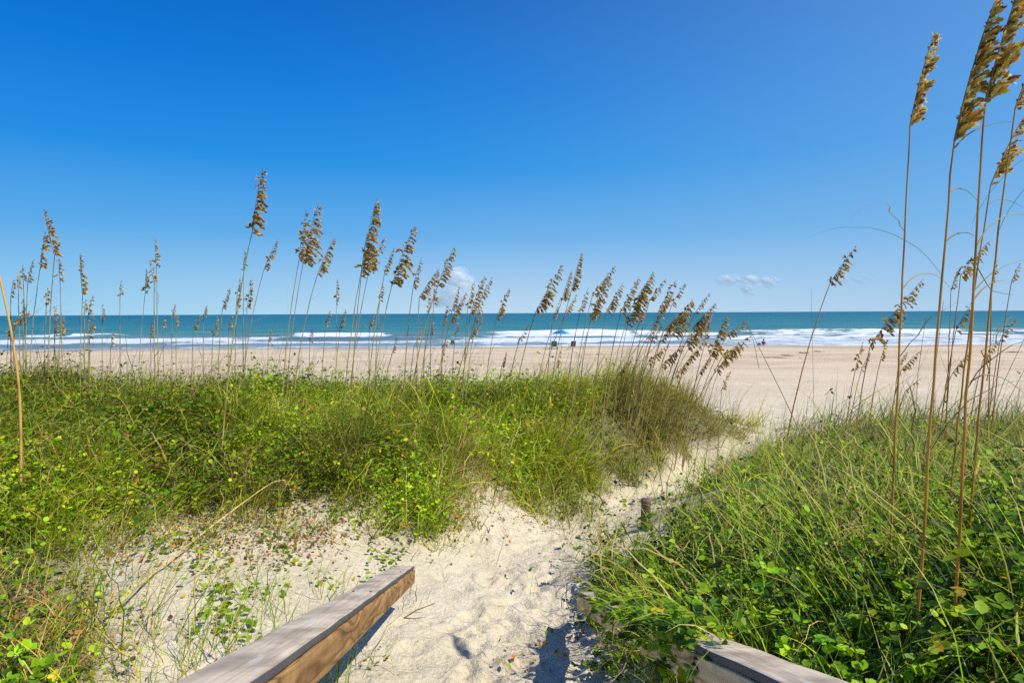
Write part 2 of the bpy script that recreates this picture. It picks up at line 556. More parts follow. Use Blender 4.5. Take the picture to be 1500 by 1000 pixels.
zz += .5 * (fbm(x * .02, y * .06, 3) - .5) * sstep(150, 260, y) * (1 - sstep(1200, 3000, y))
Vw = np.stack([x, y, zz], 1)
ncol = len(cols_)
i = (np.arange(len(rows) - 1)[:, None] * ncol + np.arange(ncol - 1)[None]).ravel()
Q = np.stack([i, i + 1, i + 1 + ncol, i + ncol], 1)
me = mesh_np('sea_water', Vw, [Q], np.stack([foam, green, sstep(76, 200, y)], 1), smooth=True)
m, nt, b = new_mat('sea')
a = N(nt, 'ShaderNodeAttribute', attribute_name='tint').outputs['Color']
sp = N(nt, 'ShaderNodeSeparateColor'); nt.links.new(a, sp.inputs[0])
oc = coords(nt)
sy = N(nt, 'ShaderNodeSeparateXYZ'); nt.links.new(oc, sy.inputs[0])
ly = math_n(nt, 'LOGARITHM', math_n(nt, 'MAXIMUM', sy.outputs['Y'], 10), 10)
mr = N(nt, 'ShaderNodeMapRange'); nt.links.new(ly, mr.inputs[0]); mr.inputs[1].default_value = 1.87; mr.inputs[2].default_value = 3.9
wc = ramp_out(nt, mr.outputs[0], [(0, (.21, .27, .29)), (.06, (.12, .215, .245)), (.13, (.050, .20, .205)), (.28, (.018, .150, .18)), (.5, (.008, .12, .16)), (1.0, (.006, .105, .155))])
stv = coords(nt, 'Object', (.02, .09, 1))
stv2 = coords(nt, 'Object', (.06, .35, 1))
wc = mixc(nt, 1.0, wc, ramp_out(nt, noise(nt, 1, 4, stv), [(.34, (.70, .78, .82)), (.66, (1.28, 1.18, 1.12))]), 'MULTIPLY')
wc = mixc(nt, 1.0, wc, ramp_out(nt, noise(nt, 1, 4, stv2), [(.36, (.78, .84, .86)), (.66, (1.2, 1.14, 1.1))]), 'MULTIPLY')
wc = mixc(nt, math_n(nt, 'MULTIPLY', sp.outputs[1], .8), wc, (.10, .18, .13))
fn = noise(nt, 1, 6, coords(nt, 'Object', (.30, .55, .6)), .68)
fm = math_n(nt, 'ADD', sp.outputs[0], math_n(nt, 'MULTIPLY', math_n(nt, 'SUBTRACT', fn, .5), 2.1))
fmask = ramp_out(nt, fm, [(.40, (0, 0, 0)), (.76, (1, 1, 1))])
fmask = math_n(nt, 'MULTIPLY', fmask, math_n(nt, 'GREATER_THAN', sp.outputs[0], .04))
wc2 = mixc(nt, fmask, wc, ramp_out(nt, fn, [(.3, (.58, .62, .65)), (.6, (.80, .81, .82))]))
nt.links.new(wc2, b.inputs['Base Color'])
b.inputs['Roughness'].default_value = .35; b.inputs['Specular IOR Level'].default_value = .10
bump(nt, math_n(nt, 'ADD', noise(nt, 1, 5, coords(nt, 'Object', (.5, 1.3, 1))), noise(nt, 1, 3, stv2)), .6, .5, b)
tag(link('sea_water', me, m), kind='structure')

# ------------------------------------------------------------------ plants: builders
def pal(n, cols, w, jit=.18):
    """n colours picked from a palette, each a little brighter or darker."""
    c = np.array(cols)[rng.choice(len(cols), n, p=np.array(w) / np.sum(w))]
    return np.clip(c * (1 + rng.normal(0, jit, (n, 1))) * (1 + rng.normal(0, .06, (n, 3))), .004, .95)


def blades(P, L, az, th0, th1, W, C, K=5):
    """Arching grass blades. P base points, th0/th1 angle from upright at foot and at tip."""
    n = len(P)
    t = (np.arange(K) + .5) / K
    th = th0[:, None] + (th1 - th0)[:, None] * t[None] ** 1.3
    ds = (L / K)[:, None]
    hx = np.cumsum(np.sin(th) * ds, 1); hz = np.cumsum(np.cos(th) * ds, 1)
    hx = np.concatenate([np.zeros((n, 1)), hx], 1); hz = np.concatenate([np.zeros((n, 1)), hz], 1)
    kink = np.cumsum(rng.normal(0, .03, (n, K + 1)), 1) * L[:, None]
    ca, sa = np.cos(az)[:, None], np.sin(az)[:, None]
    cx = P[:, :1] + hx * ca - kink * sa; cy = P[:, 1:2] + hx * sa + kink * ca; cz = P[:, 2:3] + hz
    tt = np.linspace(0, 1, K + 1)
    prof = np.clip(1.0 - tt ** 2.2, .06, 1) * (.75 + .5 * np.minimum(tt * 3, 1) * .5)
    w = W[:, None] * prof[None] * .5
    tw = az + np.pi / 2 + rng.normal(0, .5, n)
    dx = np.cos(tw)[:, None] * w; dy = np.sin(tw)[:, None] * w; dz = w * rng.normal(0, .3, n)[:, None]
    A = np.stack([cx - dx, cy - dy, cz - dz], -1); B = np.stack([cx + dx, cy + dy, cz + dz], -1)
    V = np.stack([A, B], 2).reshape(-1, 3)
    i = (np.arange(n)[:, None] * (K + 1) * 2 + np.arange(K)[None] * 2).ravel()
    Q = np.stack([i, i + 1, i + 3, i + 2], 1)
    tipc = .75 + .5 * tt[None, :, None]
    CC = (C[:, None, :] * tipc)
    # some blades go straw-coloured to the tip
    dry = (rng.random(n) < .22)[:, None, None] * (tt[None, :, None] ** 2) * .8
    CC = CC * (1 - dry) + np.array([.42, .31, .11]) * dry
    CC = np.repeat(CC, 2, 1).reshape(-1, 3)
    return V, [Q], np.clip(CC, 0, .95)


_LO = np.array([(0, 0, 0), (.30, .36, .02), (.68, .40, .0), (1.0, .03, -.06), (.68, -.40, 0), (.30, -.36, .02), (.35, 0, -.07), (.70, 0, -.07)])
_LF = np.array([(0, 6, 1), (6, 7, 1), (7, 2, 1), (7, 3, 2), (0, 5, 6), (5, 4, 6), (6, 4, 7), (4, 3, 7)])


def leaves(P, size, az, tilt, roll, C, width=1.0):
    """Folded oval leaves: base at P, pointing along az, tilted up or down."""
    n = len(P)
    L = _LO[None] * size[:, None, None] * np.array([1, width, 1])
    x, y, z = L[..., 0], L[..., 1], L[..., 2]
    cr, sr = np.cos(roll)[:, None], np.sin(roll)[:, None]
    y, z = y * cr - z * sr, y * sr + z * cr
    ct, st = np.cos(tilt)[:, None], np.sin(tilt)[:, None]
    x, z = x * ct - z * st, x * st + z * ct
    ca, sa = np.cos(az)[:, None], np.sin(az)[:, None]
    x, y = x * ca - y * sa, x * sa + y * ca
    V = (np.stack([x, y, z], -1) + P[:, None]).reshape(-1, 3)
    T = (np.arange(n)[:, None, None] * 8 + _LF[None]).reshape(-1, 3)
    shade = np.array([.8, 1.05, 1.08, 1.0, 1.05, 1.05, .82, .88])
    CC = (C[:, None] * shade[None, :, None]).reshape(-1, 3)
    return V, [T], np.clip(CC, 0, .95)


def scatter(n, x0, x1, y0, y1):
    """Random spots, denser near the viewer as a lens sees them."""
    y = y0 * (y1 / y0) ** rng.random(n)
    return rng.uniform(x0, x1, n) * (y + 1.2), y


def off(P, r):
    return P + np.stack([rng.normal(0, r, len(P)), rng.normal(0, r, len(P)), np.zeros(len(P))], 1)


G_LEFT = [(.34, .46, .012), (.22, .36, .012), (.49, .53, .020), (.70, .57, .08), (.08, .13, .010), (.74, .53, .17)]
W_LEFT = [3, 3, 2.4, 1.6, 1.3, 1.2]
G_RIGHT = [(.34, .45, .014), (.19, .32, .012), (.50, .56, .035), (.70, .63, .15), (.05, .09, .010), (.70, .48, .16)]
W_RIGHT = [3, 3, 2, 1.3, 2, 1.0]
L_LEFT = [(.29, .42, .010), (.19, .34, .010), (.40, .47, .012), (.09, .16, .008), (.60, .46, .02), (.42, .22, .05)]
WL_LEFT = [3, 3, 2.4, 2, .5, .35]
L_RIGHT = [(.20, .37, .012), (.28, .46, .012), (.10, .21, .010), (.38, .52, .025), (.04, .085, .008), (.60, .48, .03)]
WL_RIGHT = [3, 3, 2.6, 1.5, 2, .15]

# ---------------- ground cover of the two dunes
gparts, lparts = {1: [], 2: [], 3: []}, {1: [], 2: [], 3: []}
x, y = scatter(150000, -1.35, 1.35, .9, 8.4)
x2, y2 = scatter(300000, -1.3, .75, 2.9, 7.9)
nfar = len(x); x = np.concatenate([x, x2]); y = np.concatenate([y, y2]); extra = np.arange(len(x)) >= nfar
k, PX = veg_mask(x, y)
z = gz(x, y)
B = np.stack([x, y, z], 1)
clump = sstep(.26, .74, fbm(x * 2.2, y * 2.2, 3))
patch = sstep(.25, .75, fbm(x * 1.5 + 31, y * 1.5 + 7, 3))
sel = (k > 0) & (rng.random(len(x)) < .30 + 1.1 * clump)
thin = np.where(k == 2, .34 + .40 * sstep(800, 650, PX[:, 1]), np.where(k == 3, .10, .72))
keep = sel & ~(extra & (k != 1)) & (rng.random(len(x)) < thin) & (PX[:, 0] > -650) & (PX[:, 0] < 2250)
for kind in (1, 2, 3):
    m_ = keep & (k == kind)
    P = off(B[m_], .01); n = len(P); u = PX[m_, 0]; v = PX[m_, 1]; cl = clump[m_]
    P[:, 2] -= .02
    L = rng.gamma(5, .056, n) * (.5 + .95 * cl)
    if kind == 1:
        L *= .86 - .26 * sstep(640, 570, v) * sstep(900, 700, u)
    L *= 1 - .38 * sstep(4.0, 2.0, P[:, 1])
    W = rng.gamma(6, .0008, n) * (1 + .35 * sstep(3, 6, P[:, 1]))
    az = rng.uniform(0, 2 * np.pi, n)
    windy = rng.random(n) < .45
    az[windy] = rng.normal(-.1, .7, windy.sum())
    th0 = np.abs(rng.normal(.25, .22, n)); th1 = th0 + np.abs(rng.normal(1.15, .5, n))
    if kind == 2:
        C = pal(n, G_RIGHT, W_RIGHT)
        hi = sstep(700, 610, v)[:, None] * .5
        C = C * (1 - hi) + np.array([.30, .27, .07]) * hi
    else:
        C = pal(n, G_LEFT, W_LEFT)
        tan = (sstep(690, 1010, u) * sstep(700, 600, v))[:, None] * .62
        C = C * (1 - tan) + np.array([.70, .56, .10]) * tan * (1 + rng.normal(0, .2, (n, 1)))
        foot = (np.exp(-((u - 690) / 40) ** 2 - ((v - 750) / 60) ** 2) + np.exp(-((u - 480) / 70) ** 2 - ((v - 735) / 35) ** 2) * .7 + np.exp(-((u - 990) / 60) ** 2 - ((v - 640) / 50) ** 2) * .5
                + np.exp(-((u - 60) / 120) ** 2 - ((v - 930) / 90) ** 2) * .6 + np.exp(-((u - 300) / 160) ** 2 - ((v - 735) / 35) ** 2) * .5)
        dead = ((rng.random(n) < foot * .85)[:, None]) * .9
        C = C * (1 - dead) + np.array([.50, .33, .14]) * dead * (1 + rng.normal(0, .25, (n, 1)))
    C *= (.60 + .80 * patch[m_])[:, None]  # contrast of sunlit and shaded clumps put into the blade colour
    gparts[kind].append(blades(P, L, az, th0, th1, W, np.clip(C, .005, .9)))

# leaves: three leaflets on a stalk, spread low over the sand between the blades
x, y = scatter(125000, -1.35, 1.35, .9, 8.3)
x2, y2 = scatter(420000, -1.3, .75, 2.9, 7.9)
nfar = len(x); x = np.concatenate([x, x2]); y = np.concatenate([y, y2]); extra = np.arange(len(x)) >= nfar
k, PX = veg_mask(x, y)
clump = fbm(x * 2.6 + 11, y * 2.6 + 3, 3); patch = sstep(.25, .75, fbm(x * 1.5 + 31, y * 1.5 + 7, 3))
fewer = np.where(k == 1, 1 - .72 * sstep(720, 900, PX[:, 0]), 1.0)          # the right end of the left dune is mostly grass
back = np.where(k == 2, .25 + .75 * sstep(650, 800, PX[:, 1]), 1.0)
keep = (k > 0) & ~(extra & (k != 1)) & (rng.random(len(x)) < (clump * 1.9 - .42) * fewer * back * np.where(k == 2, .92, .42)) & (PX[:, 0] > -650) & (PX[:, 0] < 2250)
for kind in (1, 2, 3):
    m_ = keep & (k == kind)
    n = m_.sum()
    P = np.stack([x[m_], y[m_], gz(x[m_], y[m_])], 1)
    hgt = rng.gamma(2.2, .045, n) * (.6 + .9 * clump[m_])
    P[:, 2] += hgt
    a0 = rng.uniform(0, 2 * np.pi, n); sz = np.clip(rng.gamma(9, .0029, n), .012, .042) * (.86 if kind != 2 else .95)
    C = pal(n, L_LEFT if kind == 1 else L_RIGHT, WL_LEFT if kind == 1 else WL_RIGHT, .2)
    C *= (.34 + .80 * np.minimum(hgt / .12, 1.2))[:, None] * (.55 + .80 * patch[m_])[:, None]  # low leaves and noise patches darkened: shade inside the foliage painted into the tint
    for j, da in enumerate((0, 1.25, -1.25)):
        aj = a0 + da + rng.normal(0, .2, n)
        Pj = P + np.stack([np.cos(aj), np.sin(aj), 0 * aj], 1) * (sz * .15)[:, None]
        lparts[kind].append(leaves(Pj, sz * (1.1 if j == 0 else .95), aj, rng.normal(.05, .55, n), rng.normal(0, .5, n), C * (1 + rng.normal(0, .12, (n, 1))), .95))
    # stalks
    st = rng.random(n) < .5
    Ps = P[st].copy(); Ps[:, 2] -= hgt[st]
    gparts[kind].append(blades(Ps, hgt[st] + .005, a0[st], np.full(st.sum(), .05), np.full(st.sum(), .35), np.full(st.sum(), .0022), C[st] * .8, 2))

# long fine stems standing above the crests, straw and green, leaning with the wind
x, y = scatter(26000, -1.3, 1.3, 3.4, 7.6)
k, PX = veg_mask(x, y)
crest = ((k == 1) & (PX[:, 1] < 622)) | ((k == 2) & (PX[:, 1] < 700) & (PX[:, 0] > 1080))
pr = np.where(k == 1, .34 + .60 * sstep(760, 960, PX[:, 0]), .22)
m_ = crest & (rng.random(len(x)) < pr) & (PX[:, 0] > -200) & (PX[:, 0] < 1750)
n = m_.sum(); P = np.stack([x[m_], y[m_], gz(x[m_], y[m_])], 1)
C = pal(n, [(.40, .30, .10), (.30, .27, .07), (.20, .22, .04), (.50, .40, .19)], [3, 2, 2, 1.4])
fine = blades(P, rng.gamma(7, .068, n), rng.normal(.0, .6, n), np.abs(rng.normal(.12, .12, n)), rng.normal(.55, .28, n), rng.uniform(.0025, .0042, n), C, 4)

x, y = scatter(30000, -1.3, 1.3, 1.9, 7.0)
k, PX = veg_mask(x, y)
arcs = {}
for kind, num in ((1, 3000), (2, 2300)):
    idx = np.where((k == kind) & (PX[:, 0] > -150) & (PX[:, 0] < 1650) & (PX[:, 1] > (575 if kind == 1 else 640)))[0][:num]
    n = len(idx); P = np.stack([x[idx], y[idx], gz(x[idx], y[idx]) + .03], 1)
    C = pal(n, [(.52, .50, .07), (.40, .46, .03), (.68, .56, .20), (.24, .38, .03), (.62, .44, .14)], [3, 3, 2, 3, 1.5], .15)
    t0 = .30 + np.abs(rng.normal(.1, .25, n))
    arcs[kind] = blades(P, np.clip(rng.gamma(9, .055, n), .2, .7), rng.normal(.1, 1.5, n), t0, t0 + rng.uniform(.9, 2.1, n), rng.gamma(9, .0006, n), C, 9)

# near tuft in the lower left and long crossing blades over the open sand
def ring(cu, cv, n, r, L0, L1, pal_, wp, az=None, sp=3.14, w=(.003, .005), th=(.2, 1.5)):
    c = ground_at(cu, cv)
    P = np.tile(np.array(c), (n, 1)); P[:, 0] += rng.normal(0, r, n); P[:, 1] += rng.normal(0, r, n); P[:, 2] = gz(P[:, 0], P[:, 1]) - .01
    a = rng.uniform(0, 6.28, n) if az is None else rng.normal(az, sp, n)
    t0 = np.abs(rng.normal(th[0], .2, n))
    return blades(P, rng.uniform(L0, L1, n), a, t0, t0 + np.abs(rng.normal(th[1] - th[0], .35, n)), rng.uniform(w[0], w[1], n), pal(n, pal_, wp), 7)


tufts = []
for cu, cv, n in [(30, 985, 160), (-60, 930, 160), (110, 1010, 120), (70, 900, 70), (20, 850, 90), (-80, 800, 110), (120, 960, 60), (200, 1000, 40)]:
    tufts.append(ring(cu, cv, int(n * .55), .10, .16, .42, G_LEFT, [2, 2, 2, 2.4, 1, 3.4], w=(.0026, .0050)))
for cu, cv, n, az, L0, L1 in [(150, 960, 26, .35, .45, .8), (230, 930, 14, .5, .35, .6), (260, 985, 12, 1.2, .3, .5), (330, 880, 10, .9, .2, .4), (478, 880, 10, 1.5, .18, .30),
                              (520, 985, 10, 1.2, .2, .4), (380, 860, 8, 2.2, .2, .35), (600, 880, 8, -.3, .12, .22), (300, 800, 22, .5, .2, .4), (240, 780, 26, .3, .25, .5), (420, 790, 18, 1, .15, .3),
                              (560, 760, 22, -.5, .15, .3), (470, 770, 30, -1.2, .12, .26), (640, 790, 26, -1.2, .1, .22), (200, 850, 18, .2, .3, .55), (150, 880, 20, .1, .3, .6), (100, 820, 40, .2, .25, .5), (180, 800, 40, .4, .25, .5), (350, 770, 40, .6, .15, .35), (400, 750, 40, 0, .2, .4), (500, 745, 50, -.5, .15, .35), (300, 945, 12, .5, .3, .5), (400, 905, 10, .9, .2, .4), (350, 990, 14, 1.0, .3, .5), (720, 720, 20, -.6, .12, .3), (780, 730, 16, -.7, .12, .25), (470, 1010, 24, 1.5, .12, .3)]:
    tufts.append(ring(cu, cv, int(n * (1.0 if cu < 240 else 1.7)), .07, L0, L1, G_LEFT, W_LEFT, az, .9, (.0028, .0052), (.3, 1.35)))
tufts_r = []
for cu, cv, n, az, L0, L1 in [(1240, 870, 18, 2.25, .5, .85), (1280, 800, 20, .8, .4, .7), (1180, 800, 16, 2.3, .4, .7), (1330, 800, 24, .8, .4, .75), (1260, 960, 14, 2.9, .45, .7), (1420, 900, 12, 2.6, .5, .8),
                              (1100, 780, 20, 2.4, .3, .6), (960, 900, 16, 2.9, .25, .5), (930, 960, 16, 3.2, .3, .5), (1040, 720, 26, 2.0, .3, .55), (1120, 690, 26, 2.0, .3, .6), (1460, 760, 26, .6, .4, .7), (900, 830, 16, 2.9, .2, .42),
                              (1000, 980, 16, 3.0, .3, .5), (1480, 960, 24, 2.4, .4, .7), (1150, 900, 16, 2.8, .35, .6)]:
    tufts_r.append(ring(cu, cv, int(n * 1.8), .07, L0, L1, G_RIGHT, W_RIGHT, az, .6, (.0032, .0062), (.3, 1.25)))

# dry bits, runners and small leaves lying on the sand at the foot of the left dune
x, y = scatter(52000, -1.1, .5, 1.6, 5.4)
k, PX = veg_mask(x, y)
u, v = PX[:, 0], PX[:, 1]
pr = np.zeros(len(x))
pr = np.maximum(pr, np.exp(-((u - 370) / 110) ** 2 - ((v - 775) / 42) ** 2) * 2.2)
pr = np.maximum(pr, np.exp(-((u - 210) / 120) ** 2 - ((v - 795) / 40) ** 2) * .6)
pr = np.maximum(pr, np.exp(-((u - 560) / 110) ** 2 - ((v - 770) / 40) ** 2) * .42)
pr = np.maximum(pr, np.exp(-((u - 760) / 110) ** 2 - ((v - 735) / 40) ** 2) * .5)
pr = np.maximum(pr, np.exp(-((u - 930) / 70) ** 2 - ((v - 715) / 30) ** 2) * .35)
pr = np.maximum(pr, .07 * (v > 740) * (vnoise(x * 3 + 5, y * 3) > .62))
pr *= .4 + 1.2 * vnoise(x * 7, y * 7)
pr = np.maximum(pr, np.exp(-((u - 70) / 90) ** 2 - ((v - 950) / 80) ** 2) * .8)
m_ = (rng.random(len(x)) < pr) & (k != 2)
n = m_.sum(); P = np.stack([x[m_], y[m_], gz(x[m_], y[m_]) + .004 + rng.gamma(1.2, .022, n)], 1)
C = pal(n, [(.46, .20, .055), (.55, .38, .16), (.30, .14, .05), (.18, .27, .02), (.50, .42, .03)], [3, 2.8, 2, 2.0, .5], .25)
litter = [leaves(P, rng.uniform(.012, .030, n), rng.uniform(0, 6.28, n), rng.normal(.35, .5, n), rng.normal(0, .6, n), C, .8)]
q = rng.random(n) < .55
litter.append(blades(P[q], rng.uniform(.04, .16, q.sum()), rng.uniform(0, 6.28, q.sum()), rng.uniform(1.0, 1.5, q.sum()), rng.uniform(1.5, 1.9, q.sum()), rng.uniform(.0014, .003, q.sum()),
              pal(q.sum(), [(.45, .33, .15), (.25, .13, .06), (.30, .26, .08)], [3, 2, 1]), 3))
# young leafy shoots creeping down onto the sand
shoots = []
for cu, cv, n, r in [(320, 870, 26, .05), (325, 900, 30, .05), (345, 930, 36, .06), (300, 925, 14, .05), (410, 800, 30, .07), (590, 740, 120, .10), (620, 700, 120, .10), (560, 700, 70, .08), (640, 760, 60, .07),
                     (570, 820, 26, .05), (560, 845, 16, .04), (100, 860, 40, .09), (40, 800, 90, .10), (60, 770, 70, .10), (260, 800, 40, .1), (180, 905, 10, .04), (90, 905, 30, .08), (430, 830, 14, .05), (300, 835, 26, .08),
                     (680, 690, 40, .08), (760, 700, 40, .1), (840, 735, 40, .08), (500, 760, 30, .06), (385, 870, 10, .05), (470, 850, 8, .04)]:
    c = ground_at(cu, cv); n = int(n * 1.2)
    P = np.tile(np.array(c), (n, 1)); P[:, 0] += rng.normal(0, r, n); P[:, 1] += rng.normal(0, r, n); P[:, 2] = gz(P[:, 0], P[:, 1]) + rng.gamma(2, .018, n)
    shoots.append(leaves(P, rng.uniform(.022, .042, n), rng.uniform(0, 6.28, n), rng.normal(.1, .4, n), rng.normal(0, .35, n), pal(n, L_RIGHT[:4] + [(.40, .36, .03)], [3, 3, 2, 1, .3]), .9))
# vines hanging over and around the right rail, big leaves near the viewer
near = []
for cu, cv, n, r, up in [(885, 870, 100, .07, .06), (905, 900, 120, .08, .08), (895, 985, 50, .06, .05), (1010, 900, 110, .09, .15), (1060, 890, 130, .10, .16),
                         (1130, 890, 130, .11, .18), (1210, 920, 160, .13, .16), (1300, 950, 170, .14, .16), (1400, 960, 170, .15, .16), (1480, 930, 150, .15, .18), (1350, 880, 120, .14, .18), (1450, 840, 120, .14, .18), (1250, 850, 110, .12, .18), (940, 860, 90, .08, .1), (1000, 850, 90, .1, .14)]:
    c = ground_at(cu, cv)
    P = np.tile(np.array(c), (n, 1)); P[:, 0] += rng.normal(0, r, n); P[:, 1] += rng.normal(0, r, n); P[:, 2] = gz(P[:, 0], P[:, 1]) + rng.uniform(0, 1, n) * up + .02
    n_ = 0; sz = rng.uniform(.016, .032, n); az = rng.uniform(0, 6.28, n); C = pal(n, L_RIGHT, WL_RIGHT, .22)
    for da in (0, 1.3, -1.3):
        near.append(leaves(P, sz, az + da, rng.normal(.05, .4, n), rng.normal(0, .3, n), C * (1 + rng.normal(0, .08, (n, 1))), .95))

e0_, e1_ = at(846, 866, 2.75), at(1150, 1000, .80)
drape = []
for i in range(330):
    u_ = rng.uniform(872, 1020)
    # where along the rail this column of the picture lies
    f = 0.0
    for f in np.linspace(0, 1, 60):
        p_ = e0_.lerp(e1_, f)
        if project(np.array([p_]))[0, 0] >= u_:
            break
    p_ = e0_.lerp(e1_, f)
    drape.append((p_.x + abs(rng.normal(.0, .07)) - .035, p_.y + rng.normal(0, .03), p_.z + rng.normal(.012, .028) - .10 * (rng.random() < .35) * rng.random()))
drape = np.array(drape); n = len(drape)
sz = rng.uniform(.018, .032, n); az = rng.uniform(0, 6.28, n); C = pal(n, L_RIGHT, WL_RIGHT, .22)
for da in (0, 1.3, -1.3):
    near.append(leaves(drape, sz, az + da, rng.normal(-.05, .4, n), rng.normal(0, .3, n), C * (1 + rng.normal(0, .08, (n, 1))), .95))
q = rng.random(n) < .7; nq = q.sum()
tufts_r.append(blades(drape[q] + np.array([.05, 0, -.05]), rng.uniform(.12, .34, nq), rng.normal(3.3, .7, nq), np.abs(rng.normal(.4, .2, nq)), np.abs(rng.normal(1.9, .4, nq)), rng.uniform(.002, .004, nq), pal(nq, G_RIGHT, W_RIGHT), 6))

MG = attr_mat('grass_blade', .5, .34, .22)
ML = attr_mat('vine_leaf', .5, .34, .20)
MD = attr_mat('dry_litter', .8, .15, .1)


def stuff(name, parts, mat, label, cat, smooth=False):
    V, Fc, C = join(parts)
    return tag(link(name, mesh_np(name, V, Fc, C, smooth), mat), label, cat, kind='stuff')


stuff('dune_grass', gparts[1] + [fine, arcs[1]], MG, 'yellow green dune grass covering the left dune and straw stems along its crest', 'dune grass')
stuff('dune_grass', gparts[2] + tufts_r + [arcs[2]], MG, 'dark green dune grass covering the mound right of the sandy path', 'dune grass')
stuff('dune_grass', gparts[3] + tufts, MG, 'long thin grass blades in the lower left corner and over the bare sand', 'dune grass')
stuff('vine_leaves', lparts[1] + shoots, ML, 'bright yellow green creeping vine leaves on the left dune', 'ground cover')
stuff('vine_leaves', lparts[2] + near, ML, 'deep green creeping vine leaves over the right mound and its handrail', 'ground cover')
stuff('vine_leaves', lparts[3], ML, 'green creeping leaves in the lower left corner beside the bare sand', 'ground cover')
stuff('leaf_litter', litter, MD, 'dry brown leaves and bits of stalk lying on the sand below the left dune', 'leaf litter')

# ------------------------------------------------------------------ sea oats
MS = attr_mat('oat_stem', .55, .12, .3)
MH = attr_mat('oat_seed', .6, .35, .2)
_SPO = np.array([(0, 0), (.22, .17), (.40, .15), (.54, .22), (.75, .14), (1, 0), (.75, -.14), (.54, -.22), (.40, -.15), (.22, -.17), (.5, 0)])
_SPF = np.array([(10, a, (a + 1) % 10) for a in range(10)])


def spikelets(P, D, size, C, flat):
    """Flat, notched seed spikelets: base P, pointing along D."""
    n = len(P)
    D = D / np.linalg.norm(D, axis=1)[:, None]
    r = rng.normal(0, 1, (n, 3)) * .6 + flat
    A = np.cross(D, r); A /= np.linalg.norm(A, axis=1)[:, None] + 1e-9
    B = np.cross(D, A)
    o = _SPO[None] * size[:, None, None]
    bend = (-.10 * (_SPO[:, 0] ** 2))[None, :, None] * size[:, None, None]
    thick = np.where(np.arange(11) == 10, .07, 0)[None, :, None] * size[:, None, None]
    V = P[:, None] + D[:, None] * o[..., :1] + A[:, None] * o[..., 1:] + B[:, None] * (thick + bend)
    T = (np.arange(n)[:, None, None] * 11 + _SPF[None]).reshape(-1, 3)
    sh = np.array([.7, .9, .8, 1.1, 1.15, 1.35, 1.15, 1.1, .8, .9, .72])
    return V.reshape(-1, 3), [T], np.clip((C[:, None] * sh[None, :, None]).reshape(-1, 3), 0, .9)


HEADC = [(.62, .32, .035), (.76, .45, .06), (.40, .18, .025), (.86, .64, .20), (.18, .08, .02)]


def head_mesh(Bp, Tp, width, dense, droop, seedn, big):
    """Panicle from Bp to Tp (local): short branches to the lee side, hung with spikelets."""
    global rng
    r0 = rng; rng = np.random.default_rng(seedn)
    ax = Tp - Bp; Lh = np.linalg.norm(ax); a = ax / Lh
    side = np.array([1, 0, 0]) - a * a[0]; side /= np.linalg.norm(side)
    oth = np.cross(a, side)
    t = np.linspace(0, 1, 14)
    sag = (.06 * Lh * t ** 2)[:, None] * side[None] - (.03 * Lh * t ** 2)[:, None] * np.array([0, 0, 1])
    rach = Bp + ax * t[:, None] + sag - sag[-1] * t[:, None]
    Vt, Qt = tube(rach, np.linspace(.0022, .0009, 14) * (1.25 if big else 1.1), 5)
    parts = [(Vt, [Qt], np.array([.34, .22, .07]))]
    nb = max(12, int(Lh / (.0145 if not big else .0075) * dense))
    Ps, Ds, Sz = [], [], []
    gaps = rng.random(nb) < (.04 if dense > .9 else .14)
    for j in range(nb):
        if gaps[j]:
            continue
        tb = (j + rng.uniform(-.4, .4)) / nb
        tb = min(max(tb, 0.0), .985)
        p0 = np.array([np.interp(tb, t, rach[:, q]) for q in range(3)])
        prof = (.45 + .55 * min(1, tb * 4)) * (1 - tb) ** .55 * 1.15
        bl = width * prof * rng.uniform(.6, 1.15) + (.014 if big else min(.014, .03 * Lh))
        sp_ = rng.normal(0, .55)
        if big:
            d0 = a * 1.0 + side * rng.uniform(.15, .62) + oth * sp_ * .5
        else:
            d0 = a * rng.uniform(.35, .95) + side * rng.uniform(.4, .95) + oth * sp_ - side * (rng.random() < .16) * 1.1
        d0 /= np.linalg.norm(d0)
        ns = max(2, int(bl / (.0062 if not big else .0075)) + 1)
        for q in range(ns):
            f = (q + .6) / ns
            p = p0 + d0 * bl * f * .8 - np.array([0, 0, 1]) * droop * bl * f ** 2 * .7
            dd = d0 + np.array([.15, 0, -droop * f * 1.3]) + rng.normal(0, .24, 3)
            Ps.append(p); Ds.append(dd); Sz.append(rng.uniform(.028, .045) * (.74 if big else min(1.0, .62 + Lh * .8)) * (1 - .35 * tb))
    for q in range(3):      # loose spikelets at the very tip
        Ps.append(rach[-1 - q // 2]); Ds.append(a + rng.normal(0, .3, 3) + side * .3); Sz.append(.02)
    n = len(Ps)
    w_ = [3, 3, 2, 1.6, 1.2] if not big else [3, 3, 2.2, 2.0, .8]
    C = pal(n, HEADC, w_, .22)
    parts.append(spikelets(np.array(Ps), np.array(Ds), np.array(Sz), C, oth * (1.2 if big else .5)))
    rng = r0
    return join(parts)


# name data: foot u, tip u, tip v, head foot u, head foot v, distance, width factor, density  (one row per plant)
OATS = []


def oat(bu, tu, tv, hu, hv, Y=None, wf=1.0, dn=1.0, bv=None, label=None, leaf=2, big=False):
    OATS.append(dict(bu=bu, tu=tu, tv=tv, hu=hu, hv=hv, Y=Y, wf=wf, dn=dn, bv=bv, label=label, leaf=leaf, big=big))


